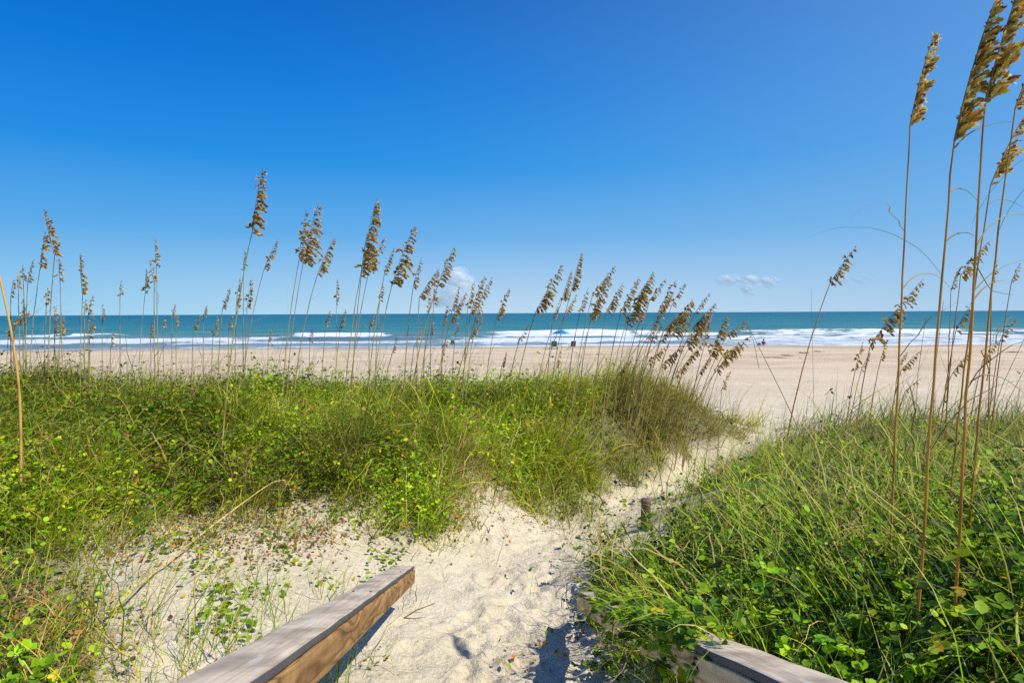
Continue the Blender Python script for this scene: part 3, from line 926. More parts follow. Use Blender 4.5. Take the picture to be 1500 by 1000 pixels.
# far left group
oat(68, 65, 309, 80, 375, 5.2, .75, 1.1, label='tall sea oat at far left whose dark head leans left at the tip')
oat(40, 66, 342, 59, 392, 5.3, .6); oat(92, 86, 380, 88, 412, 5.2, .9); oat(36, 48, 382, 41, 412, 5.5, .5); oat(40, 33, 390, 34, 411, 5.5, .5)
oat(30, 25, 402, 27, 422, 5.6, .5); oat(16, 20, 411, 16, 434, 5.6, .5)
oat(116, 117, 373, 121, 432, 5.4, .5, label='sea oat with a long very narrow brown head, upright, right of the far left group')
oat(64, 70, 424, 68, 447, 5.5, .6); oat(130, 136, 434, 129, 461, 5.6, .5); oat(150, 150, 448, 150, 471, 5.8, .5); oat(124, 125, 440, 124, 456, 5.8, .5)
oat(84, 90, 462, 88, 494, 5.3, .6); oat(78, 82, 470, 80, 490, 5.4, .5); oat(132, 136, 462, 131, 495, 5.4, .5); oat(34, 34, 440, 34, 460, 5.6, .5)
oat(8, 22, 470, 12, 492, 5.2, .6); oat(18, 42, 458, 22, 472, 5.3, .7); oat(160, 165, 488, 162, 508, 5.6, .5); oat(82, 80, 450, 80, 470, 5.7, .4)
# sparse middle left
oat(176, 177, 413, 176, 433, 5.9, .6, label='lone sea oat with a tiny upright head above the horizon, left of the trio')
oat(232, 227, 350, 229, 390, 5.6, .55, label='sea oat with the highest slender head of the sparse trio at left')
oat(226, 219, 383, 226, 414, 5.6, .6, label='sea oat with a dark head tilting left, middle of the sparse trio')
oat(200, 214, 397, 213, 428, 5.6, .65, label='sea oat with yellow head on a pale whitish stem, lowest of the sparse trio')
oat(252, 256, 447, 252, 463, 6, .6); oat(240, 240, 465, 239, 482, 6, .5); oat(258, 259, 462, 258, 479, 6, .5); oat(280, 291, 464, 283, 483, 5.8, .8); oat(298, 302, 449, 298, 464, 6, .6)
oat(308, 318, 466, 312, 491, 5.8, .7); oat(334, 340, 465, 335, 481, 6, .6); oat(318, 336, 424, 326, 452, 6, .5); oat(222, 222, 474, 220, 496, 5.7, .5)
# around the tallest
oat(356, 358, 368, 357, 396, 6, .4)
oat(322, 384, 250, 369, 342, None, .8, 1.15, bv=697, label='tallest sea oat of the left dune with a golden head high above the horizon', leaf=2)
oat(352, 406, 352, 387, 394, 5.9, .5, label='sea oat with a thin dark head leaning right, just right of the tallest golden one')
oat(344, 351, 410, 346, 448, 6, .4); oat(358, 369, 410, 362, 453, 6, .45)
oat(412, 448, 310, 438, 382, None, .65, .9, bv=600, label='sea oat with a slim ragged head touching the thick one on its right')
oat(418, 466, 300, 444, 386, 5.4, 1.15, 1.1, label='sea oat with a thick bushy golden head standing against its slim neighbour', leaf=2)
oat(428, 489, 350, 465, 402, 5.5, .85, 1.15); oat(492, 494, 412, 493, 444, 6, .4); oat(470, 483, 457, 477, 479, 6, .6); oat(392, 397, 484, 393, 501, 6, .5); oat(452, 456, 484, 454, 502, 6, .5)
# tall middle group
oat(500, 551, 293, 529, 398, 5.3, 1.0, label='tallest sea oat of the middle group, long layered head with a loose tuft on top', leaf=2)
oat(512, 537, 345, 529, 406, 5.5, .55, .8); oat(508, 563, 350, 541, 396, 5.6, .9); oat(536, 576, 365, 563, 402, 5.8, .5)
oat(540, 606, 333, 574, 418, 5.5, 1.0, label='sea oat with a long drooping layered head second tallest of the middle group')
oat(548, 560, 417, 556, 441, 6, .5); oat(590, 617, 379, 605, 421, 5.8, .65); oat(490, 506, 455, 498, 479, 6, .6); oat(540, 546, 461, 541, 481, 6, .5)
oat(600, 665, 362, 641, 419, 5.6, .85, label='sea oat whose tall layered head stands just left of the white cumulus cloud')
oat(610, 642, 396, 614, 436, 5.6, .8, label='sea oat with its head bent over in an arc beside the cumulus cloud')
oat(612, 637, 402, 635, 455, 5.8, .5, .8); oat(618, 629, 428, 627, 456, 6, .4)
oat(640, 672, 423, 662, 456, 6, .6); oat(636, 682, 430, 660, 471, 5.9, .6); oat(646, 655, 447, 649, 476, 6, .5); oat(630, 634, 469, 631, 491, 6, .5)
oat(676, 709, 407, 689, 459, 5.8, .7); oat(680, 720, 408, 703, 441, 5.9, .7); oat(678, 694, 415, 685, 451, 6, .6); oat(672, 707, 444, 695, 471, 6, .6); oat(662, 706, 467, 688, 494, 5.9, .7)
oat(706, 745, 424, 727, 467, 5.9, .6, label='lone sea oat right of the pale cumulus cloud, slim brown head leaning right')
oat(660, 671, 473, 667, 492, 6, .5); oat(598, 617, 487, 607, 506, 6, .5); oat(740, 773, 478, 760, 501, 6.2, .6); oat(560, 580, 498, 575, 516, 6, .5)
oat(728, 741, 518, 735, 536, 6.2, .5)
# by the parasol
oat(750, 824, 390, 785, 456, 6, .85, label='sea oat with a long layered head leaning right, leftmost by the parasol')
oat(778, 836, 398, 823, 441, 6, .8); oat(800, 851, 373, 837, 426, 5.9, .75, label='tallest sea oat near the blue parasol, layered upright head')
oat(786, 844, 433, 828, 460, 6.1, .6); oat(800, 819, 444, 810, 466, 6.2, .6)
oat(836, 900, 392, 868, 432, 6, .8, label='sea oat with a curved head bowing right between the parasol and the dense cluster'); oat(828, 861, 423, 850, 456, 6.2, .65)
oat(838, 893, 413, 868, 462, 6.1, .8); oat(846, 884, 415, 865, 468, 6.2, .6)
# dense leaning cluster
oat(866, 911, 417, 888, 457, 6, 1.0, 1.1); oat(880, 935, 408, 909, 458, 6, .7); oat(880, 956, 400, 924, 452, 5.9, 1.25, 1.1, label='thick bushy golden head at the top of the dense leaning cluster')
oat(896, 944, 420, 919, 476, 6, 1.1, 1.15); oat(904, 947, 440, 937, 471, 6.2, .6); oat(918, 974, 410, 951, 441, 6.2, .6); oat(920, 989, 412, 964, 457, 6.1, .65); oat(936, 1002, 417, 984, 447, 6.1, .7)
oat(928, 985, 428, 970, 456, 6.3, .6); oat(940, 1013, 440, 984, 491, 6, 1.35, 1.2); oat(952, 1038, 431, 1019, 457, 6.2, .6); oat(956, 1047, 445, 1014, 481, 6.1, .9); oat(930, 1012, 450, 974, 482, 6.2, .8)
oat(960, 1041, 458, 1004, 502, 6.1, 1.1, 1.2); oat(988, 1063, 464, 1040, 522, 6, 1.1, 1.2); oat(1000, 1091, 472, 1064, 491, 6.2, 1.2, 1.1); oat(1000, 1098, 494, 1058, 522, 6.1, 1.2, 1.1)
oat(1016, 1086, 505, 1057, 532, 6.1, .9); oat(1000, 1037, 469, 1032, 506, 6.3, .55); oat(912, 961, 479, 944, 501, 6.3, .65); oat(924, 968, 477, 954, 502, 6.3, .65); oat(920, 978, 505, 949, 532, 6.2, .8)
oat(940, 1001, 504, 969, 537, 6.2, .8); oat(974, 1031, 500, 1004, 532, 6.2, .7); oat(990, 1042, 520, 1024, 547, 6.3, .6); oat(880, 926, 524, 904, 551, 6.3, .6); oat(1052, 1069, 545, 1057, 571, 6.4, .6)
oat(900, 990, 462, 968, 500, 6.4, .7); oat(890, 975, 448, 955, 482, 6.4, .7); oat(962, 1030, 470, 1008, 512, 6.4, .8); oat(990, 1075, 512, 1048, 545, 6.4, .7); oat(930, 1012, 522, 990, 552, 6.5, .7)
oat(812, 820, 514, 815, 538, 6.5, .5)
# right mound, further back
oat(1146, 1252, 363, 1216, 415, 4.6, .75, 1.2, label='lone leaning sea oat with a golden head in the gap before the right mound')
oat(1250, 1351, 410, 1275, 505, 5.0, .55, 1.0, label='sea oat with a very long thin head slanting behind the tall right stems')
oat(1384, 1447, 355, 1407, 404, 4.6, .75, label='sea oat with a leaning golden head between the two thickest right stems'); oat(1376, 1422, 446, 1400, 484, 4.9, .75); oat(1450, 1460, 383, 1453, 412, 4.8, .4)
oat(1452, 1493, 388, 1482, 412, 4.8, .45); oat(1446, 1488, 468, 1465, 498, 4.8, .6); oat(1270, 1299, 500, 1290, 527, 5.4, .5); oat(1236, 1263, 503, 1253, 542, 5.4, .55); oat(1240, 1273, 519, 1262, 541, 5.5, .5)
oat(1300, 1348, 514, 1320, 542, 5.3, .5); oat(1366, 1421, 514, 1395, 547, 5.2, .55); oat(1420, 1461, 501, 1440, 527, 5.2, .5); oat(1306, 1328, 517, 1317, 532, 5.5, .5); oat(1310, 1348, 555, 1326, 573, 5.4, .5)
oat(1388, 1401, 400, 1393, 427, 4.9, .5)
# the tall near plants at the right edge
oat(1302, 1368, 52, 1333, 186, None, .066, 1.0, bv=875, big=True, label='leftmost of the tall near sea oats at right, compact golden head against the sky', leaf=2)
oat(1340, 1456, 6, 1398, 207, None, .08, 1.1, bv=985, big=True, label='second tall near sea oat from the left at right, long open golden head', leaf=2)
oat(1396, 1502, -40, 1443, 152, None, .09, 1.2, bv=970, big=True, label='tallest near sea oat at right, dense head cut by the top picture edge', leaf=2)
oat(1424, 1530, 60, 1487, 160, 1.9, .06, .9, big=True, label='near sea oat at the right picture edge, head half out of the picture', leaf=2)
oat(1394, 1502, 168, 1451, 272, 2.2, .08, .85, big=True, label='near sea oat at the right picture edge with a low drooping open head', leaf=1)

WHERE = [(-99, 165, 'far left group'), (165, 345, 'sparse stretch at left'), (345, 498, 'tallest oat group'), (498, 596, 'tall middle group'),
         (596, 775, 'cumulus cloud group'), (775, 905, 'blue parasol group'), (905, 1110, 'dense leaning cluster'), (1110, 1600, 'right mound')]
ORD = ['first', 'second', 'third', 'fourth', 'fifth', 'sixth', 'seventh', 'eighth', 'ninth', 'tenth', 'eleventh', 'twelfth', 'thirteenth', 'fourteenth']
classes = {}
for o_ in OATS:
    if o_['label'] is None:
        zone = [w_ for a_, b_, w_ in WHERE if a_ <= o_['tu'] < b_][0]
        back = 'the sky' if o_['hv'] < 452 else ('the horizon line' if o_['tv'] < 452 else ('the sea' if o_['hv'] < 484 else ('the surf' if o_['tv'] < 497 else 'the beach sand')))
        o_['back'] = back; o_['zone'] = zone
        classes.setdefault((zone, back), []).append(o_)
for (zone, back), L_ in classes.items():
    L_.sort(key=lambda q: q['tu'])
    for j, q in enumerate(L_):
        q['label'] = 'sea oat head against %s, %sin the %s' % (back, '' if len(L_) == 1 else ORD[j] + ' from left ', zone)
        if len(L_) == 1:
            q['label'] = 'only unlabelled'.replace('only unlabelled', 'sea oat in the %s, its small head against %s' % (zone, back))
GROUPS = {'right mound': 'sea oats on the right mound'}

STEMPTS = {}
for idx, o_ in enumerate(OATS):
    if o_['bv']:
        base = ground_at(o_['bu'], o_['bv']); Yb = base.y
    else:
        Yb = o_['Y']; r = ray(o_['bu'], 560); base = Vector((r.x * Yb, Yb, float(gz(r.x * Yb, Yb))))
    hb = at(o_['hu'], o_['hv'], Yb + .02 + random.uniform(-.05, .05)); tp = at(o_['tu'], o_['tv'], Yb + random.uniform(-.05, .10))
    root = empty('sea_oat', base)
    _wc = len(o_['label'].split())
    if _wc > 16: print('LONG', _wc, o_['label'])
    tag(root, o_['label'], 'sea oat', 'sea oats on the right mound' if o_['bu'] > 1110 else 'sea oats on the left dune')
    b0 = np.array(base); HB = np.array(hb) - b0; TP = np.array(tp) - b0
    b1 = np.array([0, 0, -.03])
    c1 = HB * np.array([.30, .30, .55])
    t = np.linspace(0, 1, 16)[:, None]
    pts = (1 - t) ** 2 * b1 + 2 * t * (1 - t) * c1 + t * t * HB
    pts[1:-1] += np.random.default_rng(idx).normal(0, .0009, (14, 3))
    rb = .0046 if o_['big'] else random.uniform(.0046, .0066)
    Vt, Qt = tube(pts, np.linspace(rb, rb * .5, 16), 6)
    q = np.repeat(np.linspace(0, 1, 16), 6)[:, None]
    tone = random.choice([(.68, .49, .15), (.60, .46, .14), (.72, .56, .24)])
    if o_['bu'] > 1110:
        tone = random.choice([(.88, .31, .03), (.78, .29, .04), (.84, .38, .06)])
    if 'whitish' in (o_['label'] or ''):
        tone = (.62, .55, .38)
    Cs = np.array(tone) * (1 - q) + np.array([.34, .28, .10] if o_['bu'] < 1110 else [.56, .28, .05]) * q
    node = (np.sin(np.repeat(np.arange(16), 6) * 1.9) > .8)[:, None]
    Cs = np.where(node, Cs * .6, Cs)
    link('stem', mesh_np('stem', Vt, [Qt], np.clip(Cs, 0, 1), True), MS, root)
    STEMPTS[root.name] = pts
    Lh = np.linalg.norm(TP - HB)
    width = o_['wf'] if o_['big'] else Lh * .22 * o_['wf'] + .006
    V_, F_, C_ = head_mesh(HB, TP, width, o_['dn'], .8 if not o_['big'] else .25, idx + 100, o_['big'])
    link('seed_head', mesh_np('seed_head', V_, F_, C_), MH, root)
    for j in range(o_['leaf']):
        f = random.uniform(.3, .75) if not o_['big'] else (.45 + .28 * j + random.uniform(-.05, .05))
        p = np.array([np.interp(f, np.linspace(0, 1, 16), pts[:, a_]) for a_ in range(3)])
        Ll = random.uniform(.25, .5) * (1 if o_['big'] else .9)
        a1 = np.array([random.gauss(.1, .5) if random.random() < .75 else math.pi + random.gauss(0, .4)])
        th0_ = np.array([random.uniform(.25, .6)])
        lb = blades(p[None], np.array([Ll]), a1, th0_, th0_ + random.uniform(.9, 2.0), np.array([.0045 if o_['big'] else .0038]), pal(1, [(.20, .20, .05), (.36, .30, .12), (.14, .17, .04)], [1, 1, 1]), 12)
        link('leaf', mesh_np('leaf', *lb), MG, root)


CURLS = {'leftmost of the tall': [[(1323, 425), (1333, 410), (1348, 401), (1368, 400), (1383, 410), (1392, 421)]],
         'second tall near': [[(1391, 224), (1408, 205), (1430, 192), (1455, 186), (1478, 184)], [(1356, 356), (1370, 345), (1388, 343), (1398, 348)], [(1333, 285), (1345, 279), (1360, 283), (1375, 298)]],
         'tallest near': [[(1410, 366), (1422, 340), (1442, 322), (1468, 314), (1490, 318), (1510, 330)], [(1402, 440), (1416, 423), (1432, 413), (1448, 411)], [(1385, 560), (1410, 545), (1440, 552), (1470, 575)]],
         'low drooping': [[(1434, 425), (1456, 402), (1480, 389), (1510, 380)], [(1455, 300), (1470, 292), (1490, 295), (1506, 305)], [(1444, 392), (1462, 425), (1480, 430), (1498, 432)]]}
for o in [o for o in col.objects if o.name.startswith('sea_oat')]:
    for key, lines in CURLS.items():
        if key in o['label']:
            for ln in lines:
                yy = o.location.y
                Pq = np.array([at(u, v, yy + .03 + .01 * j) for j, (u, v) in enumerate(ln)]) - np.array(o.location)
                sp_ = STEMPTS[o.name]; j0 = Pq[0, 2]
                Pq = Pq + (np.array([np.interp(j0, sp_[:, 2], sp_[:, a_]) for a_ in range(3)]) - Pq[0])
                tq = np.linspace(0, 1, 22); t0 = np.linspace(0, 1, len(ln))
                Rr = np.stack([np.interp(tq, t0, Pq[:, a_]) for a_ in range(3)], 1)
                for _ in range(5):
                    Rr[1:-1] = (Rr[:-2] + 2 * Rr[1:-1] + Rr[2:]) / 4
                Vt, Qt = tube(Rr, np.linspace(.0021, .0005, 22), 5)
                link('leaf', mesh_np('leaf', Vt, [Qt], np.array(random.choice([(.42, .33, .10), (.26, .25, .07), (.55, .42, .16)])), True), MS, o)

# ---------------- bare and broken stalks
def stalk(pts, rad, c, label, head=None, name='dry_stalk', nm=6):
    p0 = np.array(pts[0]); P = np.array([np.array(p) for p in pts]) - p0
    t = np.linspace(0, 1, len(P)); tt = np.linspace(0, 1, 24)
    # smooth curve through the points, straight where only two are given
    R = np.stack([np.interp(tt, t, P[:, a_]) for a_ in range(3)], 1)
    if len(P) > 3:
        for _ in range(4):
            R[1:-1] = (R[:-2] + R[1:-1] * 2 + R[2:]) / 4
    root = empty(name, p0)
    tag(root, label, 'dry stalk')
    Vt, Qt = tube(R, np.linspace(rad, rad * .6, 24), 6)
    q = np.repeat(np.sin(np.arange(24) * 1.3) > .85, 6)[:, None]
    link('stem', mesh_np('stem', Vt, [Qt], np.where(q, np.array(c) * .7, np.array(c)), True), MS, root)
    return root, R


def gpt(u, v, dz=0.0):
    p = ground_at(u, v); p.z += dz; return p


b_ = ground_at(30, 745)
stalk([b_, at(31, 640, b_.y), at(28, 560, b_.y), at(16, 480, b_.y), at(-6, 380, b_.y)], .0085, (.78, .46, .12), 'thick orange stalk rising at the left picture edge out of the grass')
g0 = ground_at(70, 985); g1 = ground_at(300, 800); g2 = ground_at(405, 722)
root, R = stalk([g0 + Vector((0, 0, .03)), at(185, 875, (g0.y + g1.y) / 2 - .12), at(240, 825, g1.y - .2), at(330, 755, g1.y + .1), at(398, 705, g2.y - .12), at(415, 703, g2.y - .1)], .0062, (.78, .58, .22),
                'long bent straw stalk lying across the bare sand with a frayed pale head')
HB = R[-2]; V_, F_, C_ = head_mesh(HB, HB + np.array([.10, .03, -.06]), .07, 1.6, 1.0, 77, False)
link('seed_head', mesh_np('seed_head', V_, F_, np.clip(C_ * np.array([1.7, 1.9, 2.4]), 0, .8)), MH, root)
g0 = ground_at(130, 592)
p1 = at(265, 548, g0.y + .25)
root, R = stalk([p1, at(210, 562, g0.y + .1), at(165, 578, g0.y)], .003, (.50, .42, .14), 'fallen yellow sea oat lying on the leaves near the left dune crest')
V_, F_, C_ = head_mesh(R[-1], R[-1] + np.array(at(128, 590, g0.y)) - np.array(at(165, 578, g0.y)), .06, 1, .6, 78, False)
link('seed_head', mesh_np('seed_head', V_, F_, np.clip(C_ * np.array([1.2, 1.5, 1.3]), 0, .8)), MH, root)
b_ = ground_at(1186, 665)
root, R = stalk([b_, at(1150, 585, b_.y), at(1120, 525, b_.y), at(1091, 467, b_.y)], .0042, (.36, .27, .09), 'broken stalk folded sharply at its top, right of the dense cluster')
lb = tube([R[-1], R[-1] + np.array(at(1104, 500, b_.y)) - np.array(at(1091, 467, b_.y)), R[-1] + np.array(at(1112, 540, b_.y)) - np.array(at(1091, 467, b_.y))], .003, 5)
link('folded_tip', mesh_np('folded_tip', lb[0], [lb[1]], np.array((.40, .30, .10))), MS, root)
b_ = ground_at(1193, 640)
stalk([b_, at(1191, 540, b_.y), at(1188, 422, b_.y)], .0022, (.20, .16, .06), 'thin dark headless stalk crossing behind the lone leaning oat')
for u0, v0, u1, v1, lab in [(1366, 640, 1382, 440, 'thin headless stalk just left of the second thick right stem'), (1340, 640, 1356, 465, 'thin headless stalk behind the leftmost tall right stem'),
                            (1440, 640, 1508, 480, 'dark headless stalk leaning far right at the right picture edge'), (1456, 640, 1512, 520, 'short headless stalk leaning right at the picture edge')]:
    b_ = ground_at(u0, v0)
    stalk([b_, at((u0 + u1) / 2 - 4, (v0 + v1) / 2, b_.y), at(u1, v1, b_.y)], .003, (.24, .17, .06), lab)
b_ = ground_at(1000, 800)
stalk([b_, at(1090, 765, b_.y + .1), at(1128, 737, b_.y + .15)], .0035, (.50, .34, .13), 'broken straw stalk slanting over the leaves right of the post')
b_ = ground_at(985, 770)
stalk([b_, at(971, 720, b_.y), at(963, 668, b_.y)], .004, (.45, .30, .10), 'short upright straw stalk beside the weathered post')
b_ = ground_at(1100, 905)
stalk([b_ + Vector((0, 0, .06)), at(1170, 882, b_.y - .05), at(1260, 882, b_.y - .1), at(1330, 900, b_.y - .2)], .004, (.40, .16, .08), 'reddish runner arching over the leaves in front of the tall right stems')
g0 = ground_at(590, 905)
stalk([g0, at(575, 920, g0.y), at(566, 950, g0.y - .1), at(585, 985, g0.y - .25)], .004, (.40, .30, .10), 'withered stalk drooping on the sand under the left rail end')
g0 = ground_at(592, 905)
stalk([g0, at(610, 893, g0.y), at(637, 883, g0.y)], .004, (.42, .27, .08), 'short bent brown stalk on the sand right of the left rail end')


# ---------------- flowers and single fallen leaves
MF = plain('petal', (.55, .10, .38), .6, .2, 90)
MY = plain('yellow_leaf', (.72, .47, .02), .5, .25, 60)
MT = plain('flower_stalk', (.12, .18, .03), .6, .2, 60)


def flower(u, v, up, label, s=1.0):
    g_ = ground_at(u, v + up); p = at(u, v, g_.y - .02)
    root = empty('pink_flower', g_); tag(root, label, 'flower', 'small pink flowers')
    top = np.array(p) - np.array(g_)
    Vt, Qt = tube([np.zeros(3), top * .5 + np.array([.008, 0, 0]), top], .0013, 5)
    link('stalk', mesh_np('stalk', Vt, [Qt], None), MT, root)
    rr = np.random.default_rng(int(u + v))
    n = 5
    a = np.arange(n) * 1.256 + rr.random() * 6
    V, T, _ = leaves(np.tile(top, (n, 1)), np.full(n, .014 * s), a, rr.normal(.7, .2, n), rr.normal(0, .2, n), np.ones((n, 3)), 1.2)
    link('petals', mesh_np('petals', V, T, None), MF, root)


for u, v, up, lab, s in [(64, 869, 12, 'pink flower low in the grass of the lower left corner', 1.1), (153, 804, 12, 'pink flower on the bare sand left of the pair', .9), (177, 813, 10, 'pink flower, left one of the pair on the bare sand', 1.0),
                         (187, 816, 10, 'pink flower, right one of the pair on the bare sand', .8), (598, 796, 8, 'pink flower among leaves just above the left rail end', .9), (874, 930, 10, 'pink flower on the shaded path edge beside the right rail end', .8),
                         (884, 981, 12, 'pink flower in the leaves at the bottom picture edge', 1.0), (1188, 851, 12, 'pink flower in the dark leaves below the second thick right stem', .9), (1457, 810, 12, 'pink flower in the leaves right of the tall near stems', 1.0),
                         (1401, 905, 10, 'pink flower by the foot of the thickest right stem', 1.2), (486, 644, 10, 'pink flower in the green of the left dune face', .9), (195, 788, 8, 'pink flower above the pair on the bare sand', .8)]:
    flower(u, v, up, lab, s)


def fallen(u, v, dz, s, label, mat=MY):
    g_ = ground_at(u, v)
    p = at(u, v, g_.y) if dz == 0 else at(u, v, g_.y - dz)
    rr = np.random.default_rng(int(u * 3 + v))
    V, T, _ = leaves(np.zeros((1, 3)), np.array([s]), rr.random(1) * 6, np.array([.25]), np.array([.2]), np.ones((1, 3)), 1.05)
    o = link('yellow_leaf', mesh_np('yellow_leaf', V, T, None), mat)
    o.location = p + Vector((0, 0, .008))
    tag(o, label, 'leaf', 'single yellow leaves')


fallen(263, 876, 0, .030, 'yellow leaf lying alone on the bare sand below the straw stalk')
fallen(22, 822, .12, .036, 'yellow leaf in the grass near the left picture edge')
fallen(1043, 928, .22, .042, 'yellow leaf resting on the edge of the right handrail')
fallen(1066, 936, .24, .030, 'smaller yellow leaf hanging from the right handrail')
fallen(388, 873, .02, .024, 'small yellow leaf on a shoot left of the left handrail')
fallen(540, 805, 0, .024, 'yellow leaf on the sand just left of the left rail end')
fallen(690, 815, 0, .02, 'yellow leaf on the path right of the left rail end')
fallen(628, 685, .06, .036, 'yellow leaf high on the leafy spur of the left dune')

# ------------------------------------------------------------------ weathered wood
def wood(name, light, dark, grey=None, axis_scale=(3, 60, 60), knots=True, edge_dark=False):
    m, nt, b = new_mat(name)
    oc = coords(nt)
    wv = N(nt, 'ShaderNodeTexNoise'); mp = N(nt, 'ShaderNodeMapping'); mp.inputs['Scale'].default_value = axis_scale
    nt.links.new(oc, mp.inputs[0]); nt.links.new(mp.outputs[0], wv.inputs['Vector']); wv.inputs['Scale'].default_value = 1; wv.inputs['Detail'].default_value = 6; wv.inputs['Distortion'].default_value = .6
    col_ = ramp_out(nt, wv.outputs['Fac'], [(.28, dark), (.5, tuple((a + b_) / 2 for a, b_ in zip(light, dark))), (.68, light)])
    if knots:       # long wandering figure of the grain
        wa = N(nt, 'ShaderNodeTexNoise'); mp2 = N(nt, 'ShaderNodeMapping'); mp2.inputs['Scale'].default_value = (2.2, 11, 11)
        nt.links.new(oc, mp2.inputs[0]); nt.links.new(mp2.outputs[0], wa.inputs['Vector']); wa.inputs['Scale'].default_value = 1.0; wa.inputs['Detail'].default_value = 1.5; wa.inputs['Distortion'].default_value = .4
        rg = math_n(nt, 'FRACT', math_n(nt, 'MULTIPLY', wa.outputs['Fac'], 11.0))
        col_ = mixc(nt, .8, col_, mixc(nt, 1.0, col_, ramp_out(nt, rg, [(.0, (.95, .93, .9)), (.50, (1.2, 1.17, 1.12)), (.80, (.46, .38, .32)), (.9, (.55, .48, .42)), (1.0, (.92, .9, .88))]), 'MULTIPLY'))
    blot = ramp_out(nt, noise(nt, 9, 4, oc), [(.35, (.62, .60, .58)), (.6, (1.1, 1.1, 1.1))])
    col_ = mixc(nt, 1.0, col_, blot, 'MULTIPLY')
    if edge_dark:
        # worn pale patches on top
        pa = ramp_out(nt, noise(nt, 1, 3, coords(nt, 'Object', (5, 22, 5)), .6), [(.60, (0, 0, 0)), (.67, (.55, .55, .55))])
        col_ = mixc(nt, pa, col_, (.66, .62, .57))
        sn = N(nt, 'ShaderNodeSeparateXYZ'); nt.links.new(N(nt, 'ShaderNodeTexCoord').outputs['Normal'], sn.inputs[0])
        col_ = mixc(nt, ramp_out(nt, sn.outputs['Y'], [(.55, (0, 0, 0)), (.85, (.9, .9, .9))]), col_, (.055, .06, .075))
    ck = noise(nt, 1, 3, coords(nt, 'Object', tuple(q * (.8 if q < 10 else 2.6) for q in axis_scale)), .7)
    col_ = mixc(nt, ramp_out(nt, ck, [(.30, (.75, .75, .75)), (.37, (0, 0, 0))]), col_, tuple(q * .35 for q in dark))      # drying cracks
    nt.links.new(col_, b.inputs['Base Color']); b.inputs['Roughness'].default_value = .75; b.inputs['Specular IOR Level'].default_value = .25
    bump(nt, wv.outputs['Fac'], .35, .004, b)
    return m


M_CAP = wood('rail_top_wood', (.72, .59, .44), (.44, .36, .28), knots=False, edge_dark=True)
M_EDGE = plain('rail_edge_wood', (.050, .055, .065), .8, .5, 40)
M_FACE = wood('rail_face_wood', (.48, .285, .115), (.25, .13, .052))
M_FACE2 = wood('rail_face_wood_pale', (.74, .58, .34), (.52, .38, .21))  # pale tan, lightened further in colour for sunlight reflected onto this board
M_POST = wood('post_wood', (.20, .155, .10), (.075, .06, .045), axis_scale=(60, 60, 3), knots=False)


def rail(P0, P1, inward, face_mat, label):
    """Sloping handrail: far end P0, near end P1 (inner upper edge). Long axis is local X, inner side is local +Y."""
    P0 = Vector(P0); P1 = Vector(P1)
    Xv = (P1 - P0).normalized(); side = Vector(inward); Yv = (side - Xv * side.dot(Xv)).normalized(); Zv = Xv.cross(Yv)
    flip = Zv.z < 0
    if flip:
        Zv = -Zv
    L = (P1 - P0).length
    M = Matrix((Xv, Yv, Zv)).transposed().to_4x4(); M.translation = P0
    root = empty('handrail', P0); tag(root, label, 'handrail', 'handrails at the top of the path')
    W, T, H, FT = .098, .012, .064, .036

    def add(name, sx, sy, sz, cx, cy, cz, mat, bev, taper=None):
        bm = bmesh.new(); box_bm(bm, sx, sy, sz, Matrix.Translation((cx, cy, cz)))
        if taper:
            for v in bm.verts:
                if v.co.x < cx:
                    v.co.x += taper * (cz + sz / 2 - v.co.z) / sz
        bmesh.ops.subdivide_edges(bm, edges=[e for e in bm.edges if abs((e.verts[0].co - e.verts[1].co).normalized().x) > .9], cuts=24, use_grid_fill=True)
        ee = [e for e in bm.edges if len(e.link_faces) == 2 and e.calc_face_angle(0) > .5]
        bmesh.ops.bevel(bm, geom=ee, offset=bev, segments=2, affect='EDGES', profile=.6)
        for v in bm.verts:      # worn, slightly wavy edges
            q = v.co
            q.z += .0012 * math.sin(q.x * 23 + q.y * 90) + .0009 * math.sin(q.x * 61)
        for f in bm.faces:
            f.smooth = True
        o = link(name, bm_mesh(name, bm), mat)
        o.matrix_world = M
        o.parent = root; o.matrix_parent_inverse = Matrix.Translation(P0).inverted()
        return o
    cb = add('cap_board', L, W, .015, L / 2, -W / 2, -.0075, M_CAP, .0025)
    for xs in (.05, .42, .80, 1.2):
        for ys in (-.022, -.074):
            bm = bmesh.new(); bmesh.ops.create_cone(bm, cap_ends=True, segments=10, radius1=.0042, radius2=.0036, depth=.002, matrix=Matrix.Translation((xs + ys * .1, ys, .0012 + .0012 * math.sin(xs * 23 + ys * 90))))
            o = link('screw', bm_mesh('screw', bm), M_EDGE); o.matrix_world = M; o.parent = cb; o.matrix_parent_inverse = M.inverted()
    add('face_board', L + .006, FT, H, L / 2 - .003, -FT / 2 + .004, -.0172 - H / 2, face_mat, .003, taper=-.012)
    add('inner_board', L * .9, .03, .06, L * .55, -FT - .02, -.0172 - .034, M_POST, .003)
    # a post under the near end carries the rail
    pz = P0 + Xv * (L * .93) - Yv * .06
    gzz = float(gz(pz.x, pz.y)) - .15
    hp = (pz.z - .06) - gzz
    bm = bmesh.new(); box_bm(bm, .088, .088, hp, Matrix.Translation((0, 0, hp / 2)), .004)
    o = link('post', bm_mesh('post', bm), M_POST, root); o.location = Vector((pz.x, pz.y, gzz)) - P0
    return root


e0 = at(607, 828, 2.8); e1 = at(385, 986, .74)
dv = (e1 - e0)
rail(e0, e0 + dv * 1.22, (1, 0, 0), M_FACE, 'left handrail with grey worn top board and brown grained side, sunlit')
e0 = at(846, 866, 2.75); e1 = at(1150, 1000, .80)
dv = (e1 - e0)
rail(e0, e0 + dv * 1.2, (-1, 0, 0), M_FACE2, 'right handrail in shade, half buried under vines, pale side board')

